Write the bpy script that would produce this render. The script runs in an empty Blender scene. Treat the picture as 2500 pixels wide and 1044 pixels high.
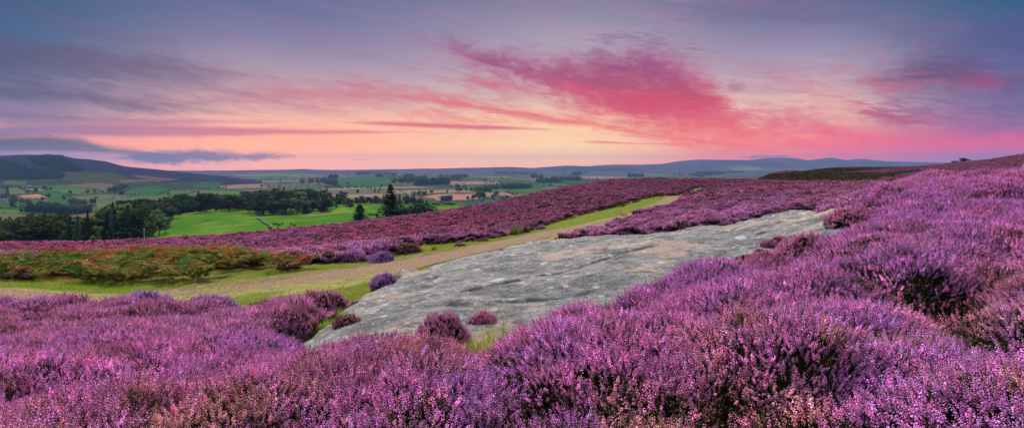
# Heather moor at dusk: purple moorland, a rock slab, a grassy track, woods, farmland and far hills.
import bpy, bmesh, math, random
import numpy as np
from mathutils import Vector, Euler
R = math.radians
C = bpy.context.scene.collection
rng = np.random.default_rng(7)
random.seed(7)

SUN_AZ_D, SUN_EL_D, SUN_E, SUN_ANG, SUN_COL = -22, 36, 5.0, 12, (1.0, 0.84, 0.77)
SKY_K, SKY_HORIZON_GAIN, ZENITH, SKY_SAT = 0.615, 0.98, (1.2, 1.12, 1.3), 1.10
HAZE, HAZE_COL, HAZE_G = 9e-5, (0.16, 0.29, 0.56), 0.0
EXPO = 0.66
# ---------------------------------------------------------------- camera frame of reference
F = 1490.0; U0 = 1250.0; V0 = 405.0          # level camera at the origin looking along +Y
HC = 0.37                                     # heather height

def lin(c):
    out = []
    for v in c:
        v = v / 255.0
        out.append(v / 12.92 if v <= 0.04045 else ((v + 0.055) / 1.055) ** 2.4)
    return tuple(out)

# ---------------------------------------------------------------- noise (numpy)
def _hash(ix, iy, s):
    h = (ix.astype(np.int64) * 374761393 + iy.astype(np.int64) * 668265263 + s * 1442695041) & 0xffffffff
    h = ((h ^ (h >> 13)) * 1274126177) & 0xffffffff
    h = ((h ^ (h >> 16)) * 2246822519) & 0xffffffff
    return ((h ^ (h >> 15)) & 0xffffff) / float(0xffffff)

def vnoise(x, y, s=0):
    ix = np.floor(x); iy = np.floor(y); fx = x - ix; fy = y - iy
    fx = fx * fx * fx * (fx * (fx * 6 - 15) + 10); fy = fy * fy * fy * (fy * (fy * 6 - 15) + 10)
    a = _hash(ix, iy, s); b = _hash(ix + 1, iy, s); c = _hash(ix, iy + 1, s); d = _hash(ix + 1, iy + 1, s)
    return (a * (1 - fx) + b * fx) * (1 - fy) + (c * (1 - fx) + d * fx) * fy

def fbm(x, y, s=0, o=4, g=0.5):
    t = 0; amp = 1; n = 0
    for k in range(o):
        t = t + amp * vnoise(x * 2 ** k + 17.3 * k, y * 2 ** k - 9.1 * k, s + k); n += amp; amp *= g
    return t / n

def mound(x, y, sp, s=0):
    """cushion-shaped bumps on a jittered grid: height 0..1 and a random number per bump"""
    gx = np.floor(x / sp); gy = np.floor(y / sp)
    best = np.zeros_like(x); rid = np.zeros_like(x)
    for dx in (-1, 0, 1):
        for dy in (-1, 0, 1):
            ix = gx + dx; iy = gy + dy
            px = (ix + 0.15 + 0.7 * _hash(ix, iy, s)) * sp; py = (iy + 0.15 + 0.7 * _hash(ix, iy, s + 1)) * sp
            rr = sp * (0.62 + 0.38 * _hash(ix, iy, s + 2)); hh = 0.65 + 0.35 * _hash(ix, iy, s + 3)
            d2 = ((x - px) ** 2 + (y - py) ** 2) / rr ** 2
            h = hh * np.sqrt(np.clip(1 - d2, 0, 1))
            m = h > best
            best = np.where(m, h, best); rid = np.where(m, _hash(ix, iy, s + 4), rid)
    return best, rid

def smooth(a, b, x):
    t = np.clip((x - a) / (b - a), 0, 1)
    return t * t * (3 - 2 * t)

# ---------------------------------------------------------------- the lie of the land
def cp(u,v,Y,h=0):
    return (u,Y,(V0-v)/F*Y-(HC if h else 0))
# ground control points: image column, image row, depth in metres, 1 where heather hides the ground
GP=[]
for u in (-900,-400,100,700,1250,1800,2400,3000,3500):
    GP.append((u,1.0,-1.63))
for u,Y in ((-900,3.4),(-400,3.3),(0,3.3),(600,3.2),(1250,3.0),(1900,2.8),(2500,2.6),(3000,2.5),(3500,2.5)):
    GP.append(cp(u,1044,Y,1))
GP+=[cp(*p) for p in (
 (0,900,5.0,1),(500,900,4.7,1),(0,735,11.0,1),(500,735,10.5,1),(-400,740,11.5,1),
 (350,748,12.0),(0,722,12.9),(250,713,14.5),(0,688,16),(400,694,15.3),(-400,735,13),(-400,692,16.5),
 (650,722,12.2),(850,710,12),(850,690,13.5),
 (0,655,20.5),(400,652,21),(-400,655,21),
 (300,612,52,1),(300,590,85,1),(0,622,50,1),(0,601,80,1),(600,595,58,1),(600,571,100,1),(-400,632,48,1),(-400,612,76,1),(-900,645,45,1),(-900,628,70,1),
 (700,655,17.5),(700,685,15.2),(900,640,19),(1000,602,23.5),(1250,583,24.5),(1100,618,19.5),(1400,547,32),(1550,512,46),(1650,480,70),(1730,463,100),
 (1500,565,21,1),(1700,520,27,1),(1700,490,42,1),
 (2000,497,23,1),(1900,470,45,1),(2200,455,45,1),(1900,452,95,1),(2200,450,90,1),
 (1750,437,150,1),(1560,437,140,1),(1420,446,125,1),(1300,471,115,1),(1130,511,110,1),(1000,531,108,1),(860,546,105,1),
 (860,590,45,1),(1130,560,50,1),(1300,502,75,1),(1420,480,75,1),(1560,460,95,1),
 (2000,447,150,1),(2200,446,140,1),
 (2000,431,250),(2040,414.5,420),(2125,414,440),(2125,421,330),(2000,424,320),(2250,417,340),(2200,428,230),(2250,409.5,470),(1940,424,360),(1870,431,300),(2340,404,480),(2500,377,430),(2400,393,450),(2700,345,420),(3200,300,400),(2300,421,280),(2480,400,300),(2900,370,250),
 (1900,636,8,1),(1955,588,8.8,1),(2030,538,10,1),(2100,494,11,1),(2250,446,13,1),(2400,430,14.5,1),(2500,424,14.5,1),(2800,400,15,1),(3300,355,15,1),
 (2200,700,5.3,1),(2400,600,6.8,1),(2400,500,9.5,1),(2500,800,4.0,1),(2800,600,6,1),(1900,700,6,1),(1600,800,4.7,1),(1600,692,7.5,1),(1250,802,5.2,1),(1000,852,4.8,1),(1250,900,4.1,1),(800,832,6,1),
 (2400,452,32,1),(2400,440,90,1),(2700,400,40,1),(2800,390,90,1),(3300,350,50,1),
 )]
# rock bed (the slab itself stands on it)
GP+=[(1250,15,-2.2),(1450,16,-2.15),(1700,17.5,-2.0),(2000,19,-1.65),(900,8,-2.1),(1250,9,-2.0),(1600,11,-1.8),(1850,13,-1.55)]
for s, zz in ((1, (-1.52, -1.42, -1.15, -0.7)), (-1, (-1.76, -1.9, -2.2, -2.8))):
    for y, z in zip((1.0, 2.0, 4.0, 8.0), zz): GP.append((U0 + F * 2.4 * s, y, z))
# behind the crest
for u,v,Y in ((-900,628,70),(-400,612,76),(0,601,80),(300,590,85),(600,571,100),(860,546,105),(1000,531,108),(1130,511,110),(1300,471,115),(1420,446,125),(1560,437,140),(1750,437,150)):
    GP.append((u,Y*1.35,(V0-v)/F*Y*1.35-4.0)); GP.append((u,Y*2.2,(V0-v)/F*Y*2.2-22)); 
for u,Y,z in ((2000,190,-5.5),(2200,180,-5.0),(2040,700,-30),(2340,800,-30),(1870,500,-30),(2500,800,-10),(3200,800,20)):
    GP.append((u,Y,z))
GP=np.array(GP,float)
class TPS:
    def __init__(s,a,l,z,lam=1e-4):
        s.P=np.stack([a*2.0,l],1); n=len(a)
        K=s.k(s.P,s.P)+lam*np.eye(n)
        Q=np.concatenate([np.ones((n,1)),s.P],1)
        A=np.zeros((n+3,n+3)); A[:n,:n]=K; A[:n,n:]=Q; A[n:,:n]=Q.T
        s.w=np.linalg.solve(A,np.concatenate([z,np.zeros(3)]))
    def k(s,A,B):
        d2=((A[:,None,:]-B[None])**2).sum(2)
        return 0.5*d2*np.log(d2+1e-12)
    def __call__(s,a,l):
        sh=np.shape(a); X=np.stack([np.ravel(a)*2.0,np.ravel(l)],1); o=np.empty(len(X)); n=len(s.P)
        for i in range(0,len(X),20000):
            x=X[i:i+20000]; o[i:i+20000]=s.k(x,s.P)@s.w[:n]+s.w[n]+x@s.w[n+1:]
        return o.reshape(sh)
ground=TPS((GP[:,0]-U0)/F,np.log(GP[:,1]),GP[:,2])

def gz(x, y):
    """height of the bare moor"""
    x = np.asarray(x, float); y = np.asarray(y, float)
    yy = np.maximum(y, 0.6)
    z = ground(np.clip(x / yy, -2.4, 2.4), np.log(yy))
    k = np.clip(yy / 12, 0.15, 1)
    return z + k * (0.10 * (fbm(x / 5, y / 5, 3, 3) - 0.5) + np.clip(yy / 60, 0, 1) * 1.1 * (fbm(x / 28, y / 28, 5, 3) - 0.5))

def hit(u, v, off=0.0, y0=1.2, y1=600.0, fn=None):
    """the first point of the moor (raised by off) that lies on the line of sight through photo pixel (u, v)"""
    Y = np.exp(np.linspace(math.log(y0), math.log(y1), 900)); X = (u - U0) / F * Y
    d = (fn or gz)(X, Y) + off - (V0 - v) / F * Y
    i = int(np.argmax(d > 0)) if (d > 0).any() else len(Y) - 1
    if i > 0 and d[i] > 0:
        t = d[i - 1] / (d[i - 1] - d[i]); yy = Y[i - 1] + (Y[i] - Y[i - 1]) * t
    else:
        yy = Y[i]
    return (u - U0) / F * yy, yy

def poly_xy(pts, off=0.0, **k):
    return np.array([hit(u, v, off, **k) for u, v in pts])

def sdist(P, x, y):
    """signed distance to polygon P (positive inside)"""
    sh = np.shape(x); x = np.ravel(x); y = np.ravel(y)
    d = np.full(len(x), 1e18); ins = np.zeros(len(x), bool); n = len(P)
    for i in range(n):
        ax, ay = P[i]; bx, by = P[(i + 1) % n]
        ex, ey = bx - ax, by - ay; L = ex * ex + ey * ey + 1e-12
        t = np.clip(((x - ax) * ex + (y - ay) * ey) / L, 0, 1)
        d = np.minimum(d, (x - ax - t * ex) ** 2 + (y - ay - t * ey) ** 2)
        c = (ay > y) != (by > y)
        if ay != by:
            ins ^= c & (x < (bx - ax) * (y - ay) / (by - ay) + ax)
    d = np.sqrt(d)
    return np.where(ins, d, -d).reshape(sh)

VERGE = [(-700, 676), (0, 680), (200, 688), (420, 694), (560, 684), (640, 668), (760, 648), (880, 640), (960, 622), (1010, 603), (1150, 592), (1270, 572), (1345, 545), (1500, 507), (1600, 481), (1690, 461), (1716, 456),
         (1728, 470), (1667, 495), (1568, 534), (1487, 562), (1345, 606), (1240, 626), (1190, 632), (1080, 650), (1000, 690), (920, 735), (860, 775), (800, 785), (700, 776), (620, 792), (500, 788), (350, 788), (150, 776), (0, 772), (-700, 782)]
GRAVEL = [(-700, 700), (0, 702), (250, 716), (450, 714), (600, 700), (760, 675), (900, 652), (1100, 617), (1250, 583), (1400, 551), (1480, 534), (1560, 511), (1650, 478), (1712, 459),
          (1722, 466), (1664, 492), (1562, 529), (1478, 553), (1345, 590), (1240, 600), (1200, 612), (1080, 640), (960, 672), (860, 700), (700, 722), (560, 735), (400, 752), (200, 752), (0, 742), (-700, 748)]
ROCK = [(700, 832), (760, 792), (800, 762), (845, 742), (900, 712), (985, 676), (1060, 642), (1140, 628), (1205, 620), (1240, 606), (1330, 597), (1450, 587), (1560, 577), (1640, 572), (1720, 558), (1800, 545), (1900, 524), (1990, 514), (2095, 512),
        (2110, 560), (2060, 610), (1960, 660), (1800, 700), (1640, 745), (1500, 775), (1380, 800), (1250, 812), (1050, 835), (920, 862), (830, 890), (735, 892), (690, 860)]
BRACKEN = [(-90, 662), (60, 654), (180, 652), (300, 648), (420, 643), (520, 643), (620, 647), (700, 652), (724, 658), (640, 670), (560, 684), (420, 694), (200, 688), (0, 682), (-80, 678)]
TURF = [(1050, 800), (1110, 772), (1220, 758), (1330, 776), (1330, 840), (1270, 905), (1185, 925), (1100, 900), (1060, 860)]
P_VERGE = poly_xy(VERGE); P_GRAVEL = poly_xy(GRAVEL); P_ROCK = poly_xy(ROCK, 0.12); P_BRACK = poly_xy(BRACKEN); P_TURF = poly_xy(TURF, 0.1)

def heather_mask(x, y):
    n = (fbm(x / 1.1, y / 1.1, 21, 3) - 0.5)
    n2 = n * np.clip(y / 14, 0.5, 1.6)
    a = np.minimum(-sdist(P_VERGE, x, y) + 1.0 * n2 + 0.12, -sdist(P_ROCK, x, y) + 0.5 * n)
    a = np.minimum(a, -sdist(P_TURF, x, y) + 0.5 * n)
    a = np.minimum(a, -sdist(P_BRACK, x, y) * 0.8 + 1.4 * n)
    return a

HOLLOW = [(1830, 444), (1850, 434), (1880, 427), (1960, 418), (2040, 411), (2120, 409), (2200, 408), (2130, 416), (2060, 421), (2160, 422), (2260, 417), (2190, 430), (2140, 438), (2060, 446), (1900, 450)]
def dark_heath(x, y):
    """1 where the heath is out of flower: the hollow beyond the moor"""
    yy = np.maximum(y, 1); u = U0 + F * x / yy; v = V0 - F * gz(x, y) / yy
    k = sdist(np.array(HOLLOW, float), u + 30 * (fbm(x / 25, y / 25, 77, 3) - .5), v + 5 * (fbm(x / 12, y / 12, 79, 3) - .5))
    return smooth(-1.5, 1.5, k) * smooth(150, 185, y)

def canopy(x, y):
    """height of the heather tops above the ground, and a random number per bush"""
    m1, r1 = mound(x + 0.25 * (fbm(x * 1.7, y * 1.7, 61, 2) - .5), y + 0.25 * (fbm(x * 1.7, y * 1.7, 63, 2) - .5), 0.95, 31)
    m2, r2 = mound(x, y, 0.38, 41)
    m3, r3 = mound(x, y, 2.6, 51)
    m4, r4 = mound(x + 0.5 * (fbm(x * .9, y * .9, 67, 2) - .5), y * 1.25, 1.5, 57)
    far = smooth(12, 40, y); near_ = 1 - 0.35 * smooth(10, 25, y)
    nr_ = 1 - smooth(12, 18, y)
    m1 = np.where(nr_ > 0.5, m1 * (0.45 + 0.62 * m4), m1); r1 = np.where((nr_ > .5), 0.5 * r1 + 0.5 * r4, r1)
    h = 0.03 + (0.30 + 0.06 * nr_) * m1 + 0.07 * m2 + 0.18 * m3 * m1 * near_ + 0.14 * m4 * nr_ + far * (0.14 * (m3 - 0.5))
    h = h * (0.75 + 0.5 * fbm(x / 3.5, y / 3.5, 71, 2))
    return np.maximum(h, 0.05), r1, m1, m2

# ---------------------------------------------------------------- mesh + material helpers
def mesh_obj(name, V, Fc, mat=None, parent=None, smooth_=True, link=True, attrs=None, mats=None, midx=None):
    me = bpy.data.meshes.new(name)
    V = np.asarray(V, np.float32)
    if isinstance(Fc, np.ndarray):
        n, k = Fc.shape
        me.vertices.add(len(V)); me.vertices.foreach_set('co', V.ravel())
        me.loops.add(n * k); me.loops.foreach_set('vertex_index', Fc.ravel().astype(np.int32))
        me.polygons.add(n); me.polygons.foreach_set('loop_start', np.arange(0, n * k, k, dtype=np.int32))
        me.update(calc_edges=True)
    else:
        me.from_pydata(V.tolist(), [], Fc)
    if smooth_ and len(me.polygons):
        me.polygons.foreach_set('use_smooth', np.ones(len(me.polygons), bool))
    for m in (mats or ([mat] if mat else [])):
        me.materials.append(m)
    if midx is not None:
        me.polygons.foreach_set('material_index', np.asarray(midx, np.int32))
    for k, v in (attrs or {}).items():
        v = np.asarray(v, np.float32)
        if v.ndim == 1:
            a = me.attributes.new(k, 'FLOAT', 'POINT'); a.data.foreach_set('value', v)
        elif v.shape[1] == 3:
            a = me.attributes.new(k, 'FLOAT_VECTOR', 'POINT'); a.data.foreach_set('vector', v.ravel())
        else:
            a = me.attributes.new(k, 'FLOAT_COLOR', 'POINT'); a.data.foreach_set('color', v.ravel())
    o = bpy.data.objects.new(name, me)
    if link: C.objects.link(o)
    if parent: o.parent = parent
    return o

def tag(o, label=None, cat=None, group=None, kind=None):
    if label: o['label'] = label
    if cat: o['category'] = cat
    if group: o['group'] = group
    if kind: o['kind'] = kind
    return o

def empty(name, loc, rz=0.0, sc=1.0):
    o = bpy.data.objects.new(name, None); C.objects.link(o)
    o.empty_display_size = 0.3
    o.location = loc; o.rotation_euler = (0, 0, rz)
    o.scale = (sc, sc, sc) if not hasattr(sc, '__len__') else sc
    return o

def copy_tree(o, parent=None):
    c = o.copy(); C.objects.link(c)
    if parent: c.parent = parent
    for ch in list(o.children): copy_tree(ch, c)
    return c

class NT:
    """small helper that writes node trees"""
    def __init__(s, tree): s.t = tree; s.n = tree.nodes; s.l = tree.links
    def node(s, typ, ins=None, **props):
        n = s.n.new(typ)
        for k, v in props.items(): setattr(n, k, v)
        for k, v in (ins or {}).items(): s.set(n.inputs[k], v)
        return n
    def set(s, inp, v):
        if isinstance(v, E): v = v.s
        if isinstance(v, bpy.types.NodeSocket): s.l.new(v, inp)
        elif v is not None:
            if inp.type == 'RGBA' and len(v) == 3: v = (*v, 1)
            inp.default_value = v
    def math(s, op, a, b=None, c=None, clamp=False):
        n = s.n.new('ShaderNodeMath'); n.operation = op; n.use_clamp = clamp
        for i, v in enumerate((a, b, c)):
            if v is not None: s.set(n.inputs[i], v)
        return E(s, n.outputs[0])
    def noise(s, vec, scale, detail=4, rough=0.55, dist=0.0, lac=2.0):
        n = s.node('ShaderNodeTexNoise', {'Vector': vec, 'Scale': scale, 'Detail': detail, 'Roughness': rough, 'Distortion': dist, 'Lacunarity': lac})
        return E(s, n.outputs['Fac'])
    def mix(s, fac, a, b, blend='MIX'):
        n = s.node('ShaderNodeMix', data_type='RGBA', blend_type=blend)
        s.set(n.inputs['Factor'], fac); s.set(n.inputs['A'], None); s.set(n.inputs[6], a); s.set(n.inputs[7], b)
        return n.outputs[2]
    def sstep(s, x, a, b):
        n = s.node('ShaderNodeMapRange', {'Value': x, 'From Min': a, 'From Max': b}, interpolation_type='SMOOTHSTEP')
        return E(s, n.outputs[0])
    def ramp(s, fac, stops, interp='LINEAR'):
        n = s.node('ShaderNodeValToRGB', {'Fac': fac}); cr = n.color_ramp; cr.interpolation = interp
        while len(cr.elements) < len(stops): cr.elements.new(0.5)
        for e, (p, c) in zip(cr.elements, sorted(stops)):
            e.position = p; e.color = (*c, 1)
        return n.outputs['Color']
    def combine(s, x, y, z=0.0):
        return s.node('ShaderNodeCombineXYZ', {'X': x, 'Y': y, 'Z': z}).outputs[0]
    def attr(s, name, typ='GEOMETRY'):
        return s.node('ShaderNodeAttribute', attribute_name=name, attribute_type=typ)

class E:
    """a float socket one can do arithmetic with"""
    def __init__(s, nt, sock): s.nt = nt; s.s = sock
    def _b(s, op, o, r=False): return s.nt.math(op, o, s) if r else s.nt.math(op, s, o)
    def __add__(s, o): return s._b('ADD', o)
    __radd__ = __add__
    def __sub__(s, o): return s._b('SUBTRACT', o)
    def __rsub__(s, o): return s._b('SUBTRACT', o, True)
    def __mul__(s, o): return s._b('MULTIPLY', o)
    __rmul__ = __mul__
    def __truediv__(s, o): return s._b('DIVIDE', o)
    def min(s, o): return s._b('MINIMUM', o)
    def max(s, o): return s._b('MAXIMUM', o)

def material(name, rough=0.9, spec=0.2):
    m = bpy.data.materials.new(name); m.use_nodes = True
    nt = NT(m.node_tree); b = m.node_tree.nodes['Principled BSDF']
    b.inputs['Roughness'].default_value = rough; b.inputs['Specular IOR Level'].default_value = spec
    return m, nt, b

def matte(nt, b):
    """swap the glossy shader for a plain matt one"""
    d = nt.n.new('ShaderNodeBsdfDiffuse')
    for s, t in (('Base Color', 'Color'), ('Normal', 'Normal')):
        for l in list(b.inputs[s].links): nt.l.new(l.from_socket, d.inputs[t])
    nt.l.new(d.outputs[0], nt.n['Material Output'].inputs['Surface']); nt.n.remove(b)

def bump(nt, b, h, strength=0.5, dist=0.05):
    n = nt.node('ShaderNodeBump', {'Height': h, 'Strength': strength, 'Distance': dist})
    nt.l.new(n.outputs[0], b.inputs['Normal'])

def leafy(nt, b, col, k=0.3):
    """diffuse leaves or petals that let some light through"""
    out = nt.n['Material Output']
    d = nt.node('ShaderNodeBsdfDiffuse', {'Color': col}); t = nt.node('ShaderNodeBsdfTranslucent', {'Color': col})
    m = nt.node('ShaderNodeMixShader', {0: k}); nt.l.new(d.outputs[0], m.inputs[1]); nt.l.new(t.outputs[0], m.inputs[2])
    nt.l.new(m.outputs[0], out.inputs['Surface']); nt.n.remove(b)

def hsv_jit(nt, col, rnd, hue=0.0, val=0.0, sat=0.0):
    """shift a colour by a 0..1 random socket"""
    n = nt.node('ShaderNodeHueSaturation', {'Color': col})
    r = rnd if isinstance(rnd, E) else E(nt, rnd)
    if hue: nt.set(n.inputs['Hue'], 0.5 + (r - 0.5) * (2 * hue))
    if val: nt.set(n.inputs['Value'], 1.0 + (r - 0.5) * (2 * val))
    if sat: nt.set(n.inputs['Saturation'], 1.0 + (0.5 - r) * (2 * sat))
    return n.outputs[0]

def scatter(name, P, rot, scl, pick, sources, tint, label, cat=None, kind='stuff', tint2=None):
    """an uncountable mass: one object whose points carry copies of a few small plants"""
    attrs = {'rot': rot, 'scl': scl, 'pick': pick.astype(np.float32), 'tint': tint, 'tintb': tint2 if tint2 is not None else tint}
    o = mesh_obj(name, P, [], attrs=attrs)
    col = bpy.data.collections.new(name + '_sources')
    for i, s in enumerate(sources):
        s.name = 'a%02d_' % i + s.name
        col.objects.link(s)
    ng = bpy.data.node_groups.new(name + '_scatter', 'GeometryNodeTree')
    ng.interface.new_socket('Geometry', in_out='INPUT', socket_type='NodeSocketGeometry')
    ng.interface.new_socket('Geometry', in_out='OUTPUT', socket_type='NodeSocketGeometry')
    nt = NT(ng)
    gi = nt.node('NodeGroupInput'); go = nt.node('NodeGroupOutput')
    ci = nt.node('GeometryNodeCollectionInfo'); ci.inputs['Collection'].default_value = col
    ci.inputs['Separate Children'].default_value = True; ci.inputs['Reset Children'].default_value = True
    def na(n, t):
        k = nt.node('GeometryNodeInputNamedAttribute', data_type=t); k.inputs['Name'].default_value = n
        return k.outputs['Attribute']
    iop = nt.node('GeometryNodeInstanceOnPoints')
    mtp = nt.node('GeometryNodeMeshToPoints')
    nt.l.new(gi.outputs[0], mtp.inputs[0]); nt.l.new(mtp.outputs[0], iop.inputs['Points'])
    nt.l.new(ci.outputs[0], iop.inputs['Instance']); iop.inputs['Pick Instance'].default_value = True
    f2i = nt.node('FunctionNodeFloatToInt'); nt.l.new(na('pick', 'FLOAT'), f2i.inputs[0]); nt.l.new(f2i.outputs[0], iop.inputs['Instance Index'])
    e2r = nt.node('FunctionNodeEulerToRotation'); nt.l.new(na('rot', 'FLOAT_VECTOR'), e2r.inputs[0]); nt.l.new(e2r.outputs[0], iop.inputs['Rotation'])
    nt.l.new(na('scl', 'FLOAT_VECTOR'), iop.inputs['Scale'])
    nt.l.new(iop.outputs[0], go.inputs[0])
    md = o.modifiers.new('scatter', 'NODES'); md.node_group = ng
    tag(o, label, cat, kind=kind)
    return o

def euler_from_normal(nx, ny, nz, yaw):
    """euler XYZ that turns +Z to the normal after a spin about Z"""
    out = np.empty((len(nx), 3))
    for i in range(len(nx)):
        q = Vector((nx[i], ny[i], nz[i])).to_track_quat('Z', 'Y')
        e = (q @ Euler((0, 0, yaw[i])).to_quaternion()).to_euler()
        out[i] = e
    return out

# ---------------------------------------------------------------- camera, light, sky
cam = bpy.data.cameras.new('camera'); co = bpy.data.objects.new('camera', cam); C.objects.link(co)
co.location = (0, 0, 0); co.rotation_euler = (R(90), 0, 0)
cam.sensor_width = 36; cam.lens = 36 * F / 2500; cam.shift_y = -(522 - V0) / 2500
cam.clip_start = 0.05; cam.clip_end = 60000
sc = bpy.context.scene; sc.camera = co
sc.view_settings.view_transform = 'Standard'; sc.view_settings.look = 'None'; sc.view_settings.exposure = EXPO; sc.view_settings.gamma = 1
sc.cycles.use_denoising = True
sc.cycles.max_bounces = 5; sc.cycles.diffuse_bounces = 3; sc.cycles.glossy_bounces = 2; sc.cycles.transmission_bounces = 3; sc.cycles.volume_bounces = 0
sc.cycles.caustics_reflective = False; sc.cycles.caustics_refractive = False
sc.cycles.volume_step_rate = 10

SUN_AZ, SUN_EL = R(SUN_AZ_D), R(SUN_EL_D)     # towards the afterglow, ahead of the camera
sun = bpy.data.lights.new('sun', 'SUN'); so = bpy.data.objects.new('sun', sun); C.objects.link(so)
sun.energy = SUN_E; sun.angle = R(SUN_ANG); sun.color = SUN_COL
sd = Vector((math.sin(SUN_AZ) * math.cos(SUN_EL), math.cos(SUN_AZ) * math.cos(SUN_EL), math.sin(SUN_EL)))
so.rotation_euler = sd.to_track_quat('Z', 'Y').to_euler(); so.location = (0, 60, 60)

w = bpy.data.worlds.new('World'); sc.world = w; w.use_nodes = True
w.cycles.sampling_method = 'MANUAL'; w.cycles.sample_map_resolution = 512
nt = NT(w.node_tree); nt.n.clear()
tc = nt.node('ShaderNodeTexCoord'); sep = nt.node('ShaderNodeSeparateXYZ', {0: tc.outputs['Generated']})
dx, dy, dz = (E(nt, sep.outputs[i]) for i in range(3))
SX = nt.math('ARCTAN2', dx, dy) * F                                  # azimuth and elevation, scaled to match the photo's pixels
SZ = nt.math('ARCSINE', nt.math('MINIMUM', nt.math('MAXIMUM', dz, -1), 1)) * F
def PX(u, v):
    a = math.atan((u - U0) / F); return a * F, math.atan((V0 - v) / F * math.cos(a)) * F
ZR = 440.0
def skyramp(u, stops):
    return nt.ramp(SZ / ZR, [(max(0, min(1, PX(u, v)[1] / ZR)), lin(c)) for v, c in stops])
cols = [
 (-10, [(0, (50, 90, 130)), (100, (62, 98, 142)), (160, (84, 104, 148)), (230, (106, 108, 150)), (285, (140, 122, 155)), (318, (200, 140, 152)), (345, (238, 152, 142)), (385, (238, 156, 146)), (405, (225, 150, 150))]),
 (650, [(0, (84, 102, 150)), (90, (116, 120, 162)), (190, (165, 148, 172)), (250, (204, 162, 168)), (300, (240, 180, 165)), (335, (252, 172, 146)), (390, (254, 178, 146)), (405, (250, 172, 150))]),
 (1400, [(0, (134, 128, 156)), (80, (164, 155, 176)), (165, (194, 174, 184)), (235, (226, 194, 184)), (295, (254, 208, 172)), (350, (255, 212, 164)), (385, (255, 202, 154)), (405, (255, 188, 150))]),
 (1930, [(0, (104, 102, 142)), (100, (146, 140, 170)), (180, (194, 168, 182)), (255, (240, 196, 184)), (305, (250, 178, 160)), (345, (252, 140, 128)), (390, (246, 122, 124)), (405, (240, 125, 130))]),
 (2480, [(0, (62, 94, 130)), (80, (82, 100, 144)), (150, (98, 102, 150)), (240, (126, 110, 152)), (310, (166, 98, 142)), (360, (202, 98, 140)), (385, (170, 105, 148)), (405, (120, 120, 155))]),
]
rs = [(PX(u, 200)[0], skyramp(u, s)) for u, s in cols]
base = rs[0][1]
for (x0, _), (x1, c1) in zip(rs, rs[1:]):
    base = nt.mix(nt.sstep(SX, x0, x1), base, c1)
# noises shared by the cloud layers
nv = lambda ax, az, tilt=0.0, o=0.0: nt.combine(SX * (1.0 / ax), (SZ + SX * tilt) * (1.0 / az), o)
n_warp = nt.noise(nv(260, 90), 1, 3, 0.5)
n_warp2 = nt.noise(nv(150, 50, 0.2, 7.7), 1, 4, 0.55)
n_streak = nt.noise(nv(300, 42, 0.14, 3.1), 1, 7, 0.60, 0.9)
n_soft = nt.noise(nv(330, 62, 0.05, 6.6), 1, 6, 0.58, 0.7)
n_flat = nt.noise(nv(520, 16, 0.02, 5.3), 1, 6, 0.6, 0.2)
n_puff = nt.noise(nv(58, 30, 0.1, 9.2), 1, 8, 0.6, 0.8)
n_fine = nt.noise(nv(46, 9, 0.12, 1.4), 1, 6, 0.62, 0.5)
n_cum = nt.noise(nv(30, 22, 0, 4.4), 1, 6, 0.62)
def curve(pts):
    n = nt.node('ShaderNodeFloatCurve', {'Value': (SX + 1150.0) / 2300.0}); c = n.mapping.curves[0]
    pts = sorted(((PX(u, v)[0] + 1150) / 2300, PX(u, v)[1] / ZR) for u, v in pts)
    pts = [(min(1, max(0, x)), min(1, max(0, y))) for x, y in pts]
    while len(c.points) < len(pts): c.points.new(0.5, 0.5)
    for p, (x, y) in zip(c.points, pts): p.location = (x, y); p.handle_type = 'AUTO_CLAMPED'
    n.mapping.update()
    return E(nt, n.outputs[0]) * ZR
def cloud(prev, pts, soft, noise, amt, col, op=1.0, warp=14.0, wn=None, lo=0.0, hi=1.0):
    """one cloud: (u, upper row, lower row) gives its outline, noise frays it"""
    zt = curve([(u, a) for u, a, b in pts]); zb = curve([(u, b) for u, a, b in pts])
    z = SZ + ((wn or n_warp2) - 0.5) * (3.6 * warp)
    d = ((zt - z).min(z - zb) * (0.75 / soft)).min(1.0) + (noise * 0.62 + n_fine * 0.40 - 0.51) * (2.3 * amt)
    return nt.mix(nt.sstep(d, lo - 0.1, hi + 0.35) * op, prev, col)
c = base
zr = lambda stops: nt.ramp(SZ / ZR, [(max(0, min(1, PX(1400, v)[1] / ZR)), lin(k)) for v, k in stops])
xr = lambda stops: nt.ramp((SX + 1150.0) / 2300.0, [((PX(u, 200)[0] + 1150) / 2300, lin(k)) for u, k in stops])
# overall thin veil of streaks
c = nt.mix(nt.sstep(n_streak, 0.42, 0.66) * nt.sstep(SZ, 30, 130) * 0.34, c, xr([(0, (76, 84, 124)), (900, (142, 122, 158)), (1500, (196, 150, 170)), (2500, (88, 82, 126))]))
# grey-mauve sheets on the left
lm = xr([(0, (68, 74, 112)), (450, (92, 88, 128)), (800, (150, 114, 148)), (1000, (186, 112, 142))])
c = cloud(c, [(-60, 66, 180), (120, 86, 196), (330, 104, 206), (520, 150, 214), (700, 178, 220), (860, 196, 216), (900, 206, 206)], 40, n_soft, 1.7, lm, 0.92, 16, None, -0.2, 0.7)
c = cloud(c, [(-60, 184, 268), (130, 190, 266), (330, 216, 276), (520, 230, 268), (700, 246, 258)], 26, n_soft, 1.7, lm, 0.94, 10, None, -0.2, 0.7)
c = cloud(c, [(-60, 256, 302), (100, 262, 308), (300, 276, 306), (480, 286, 297)], 16, n_flat, 1.0, lm, 0.6, 6)
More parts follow.
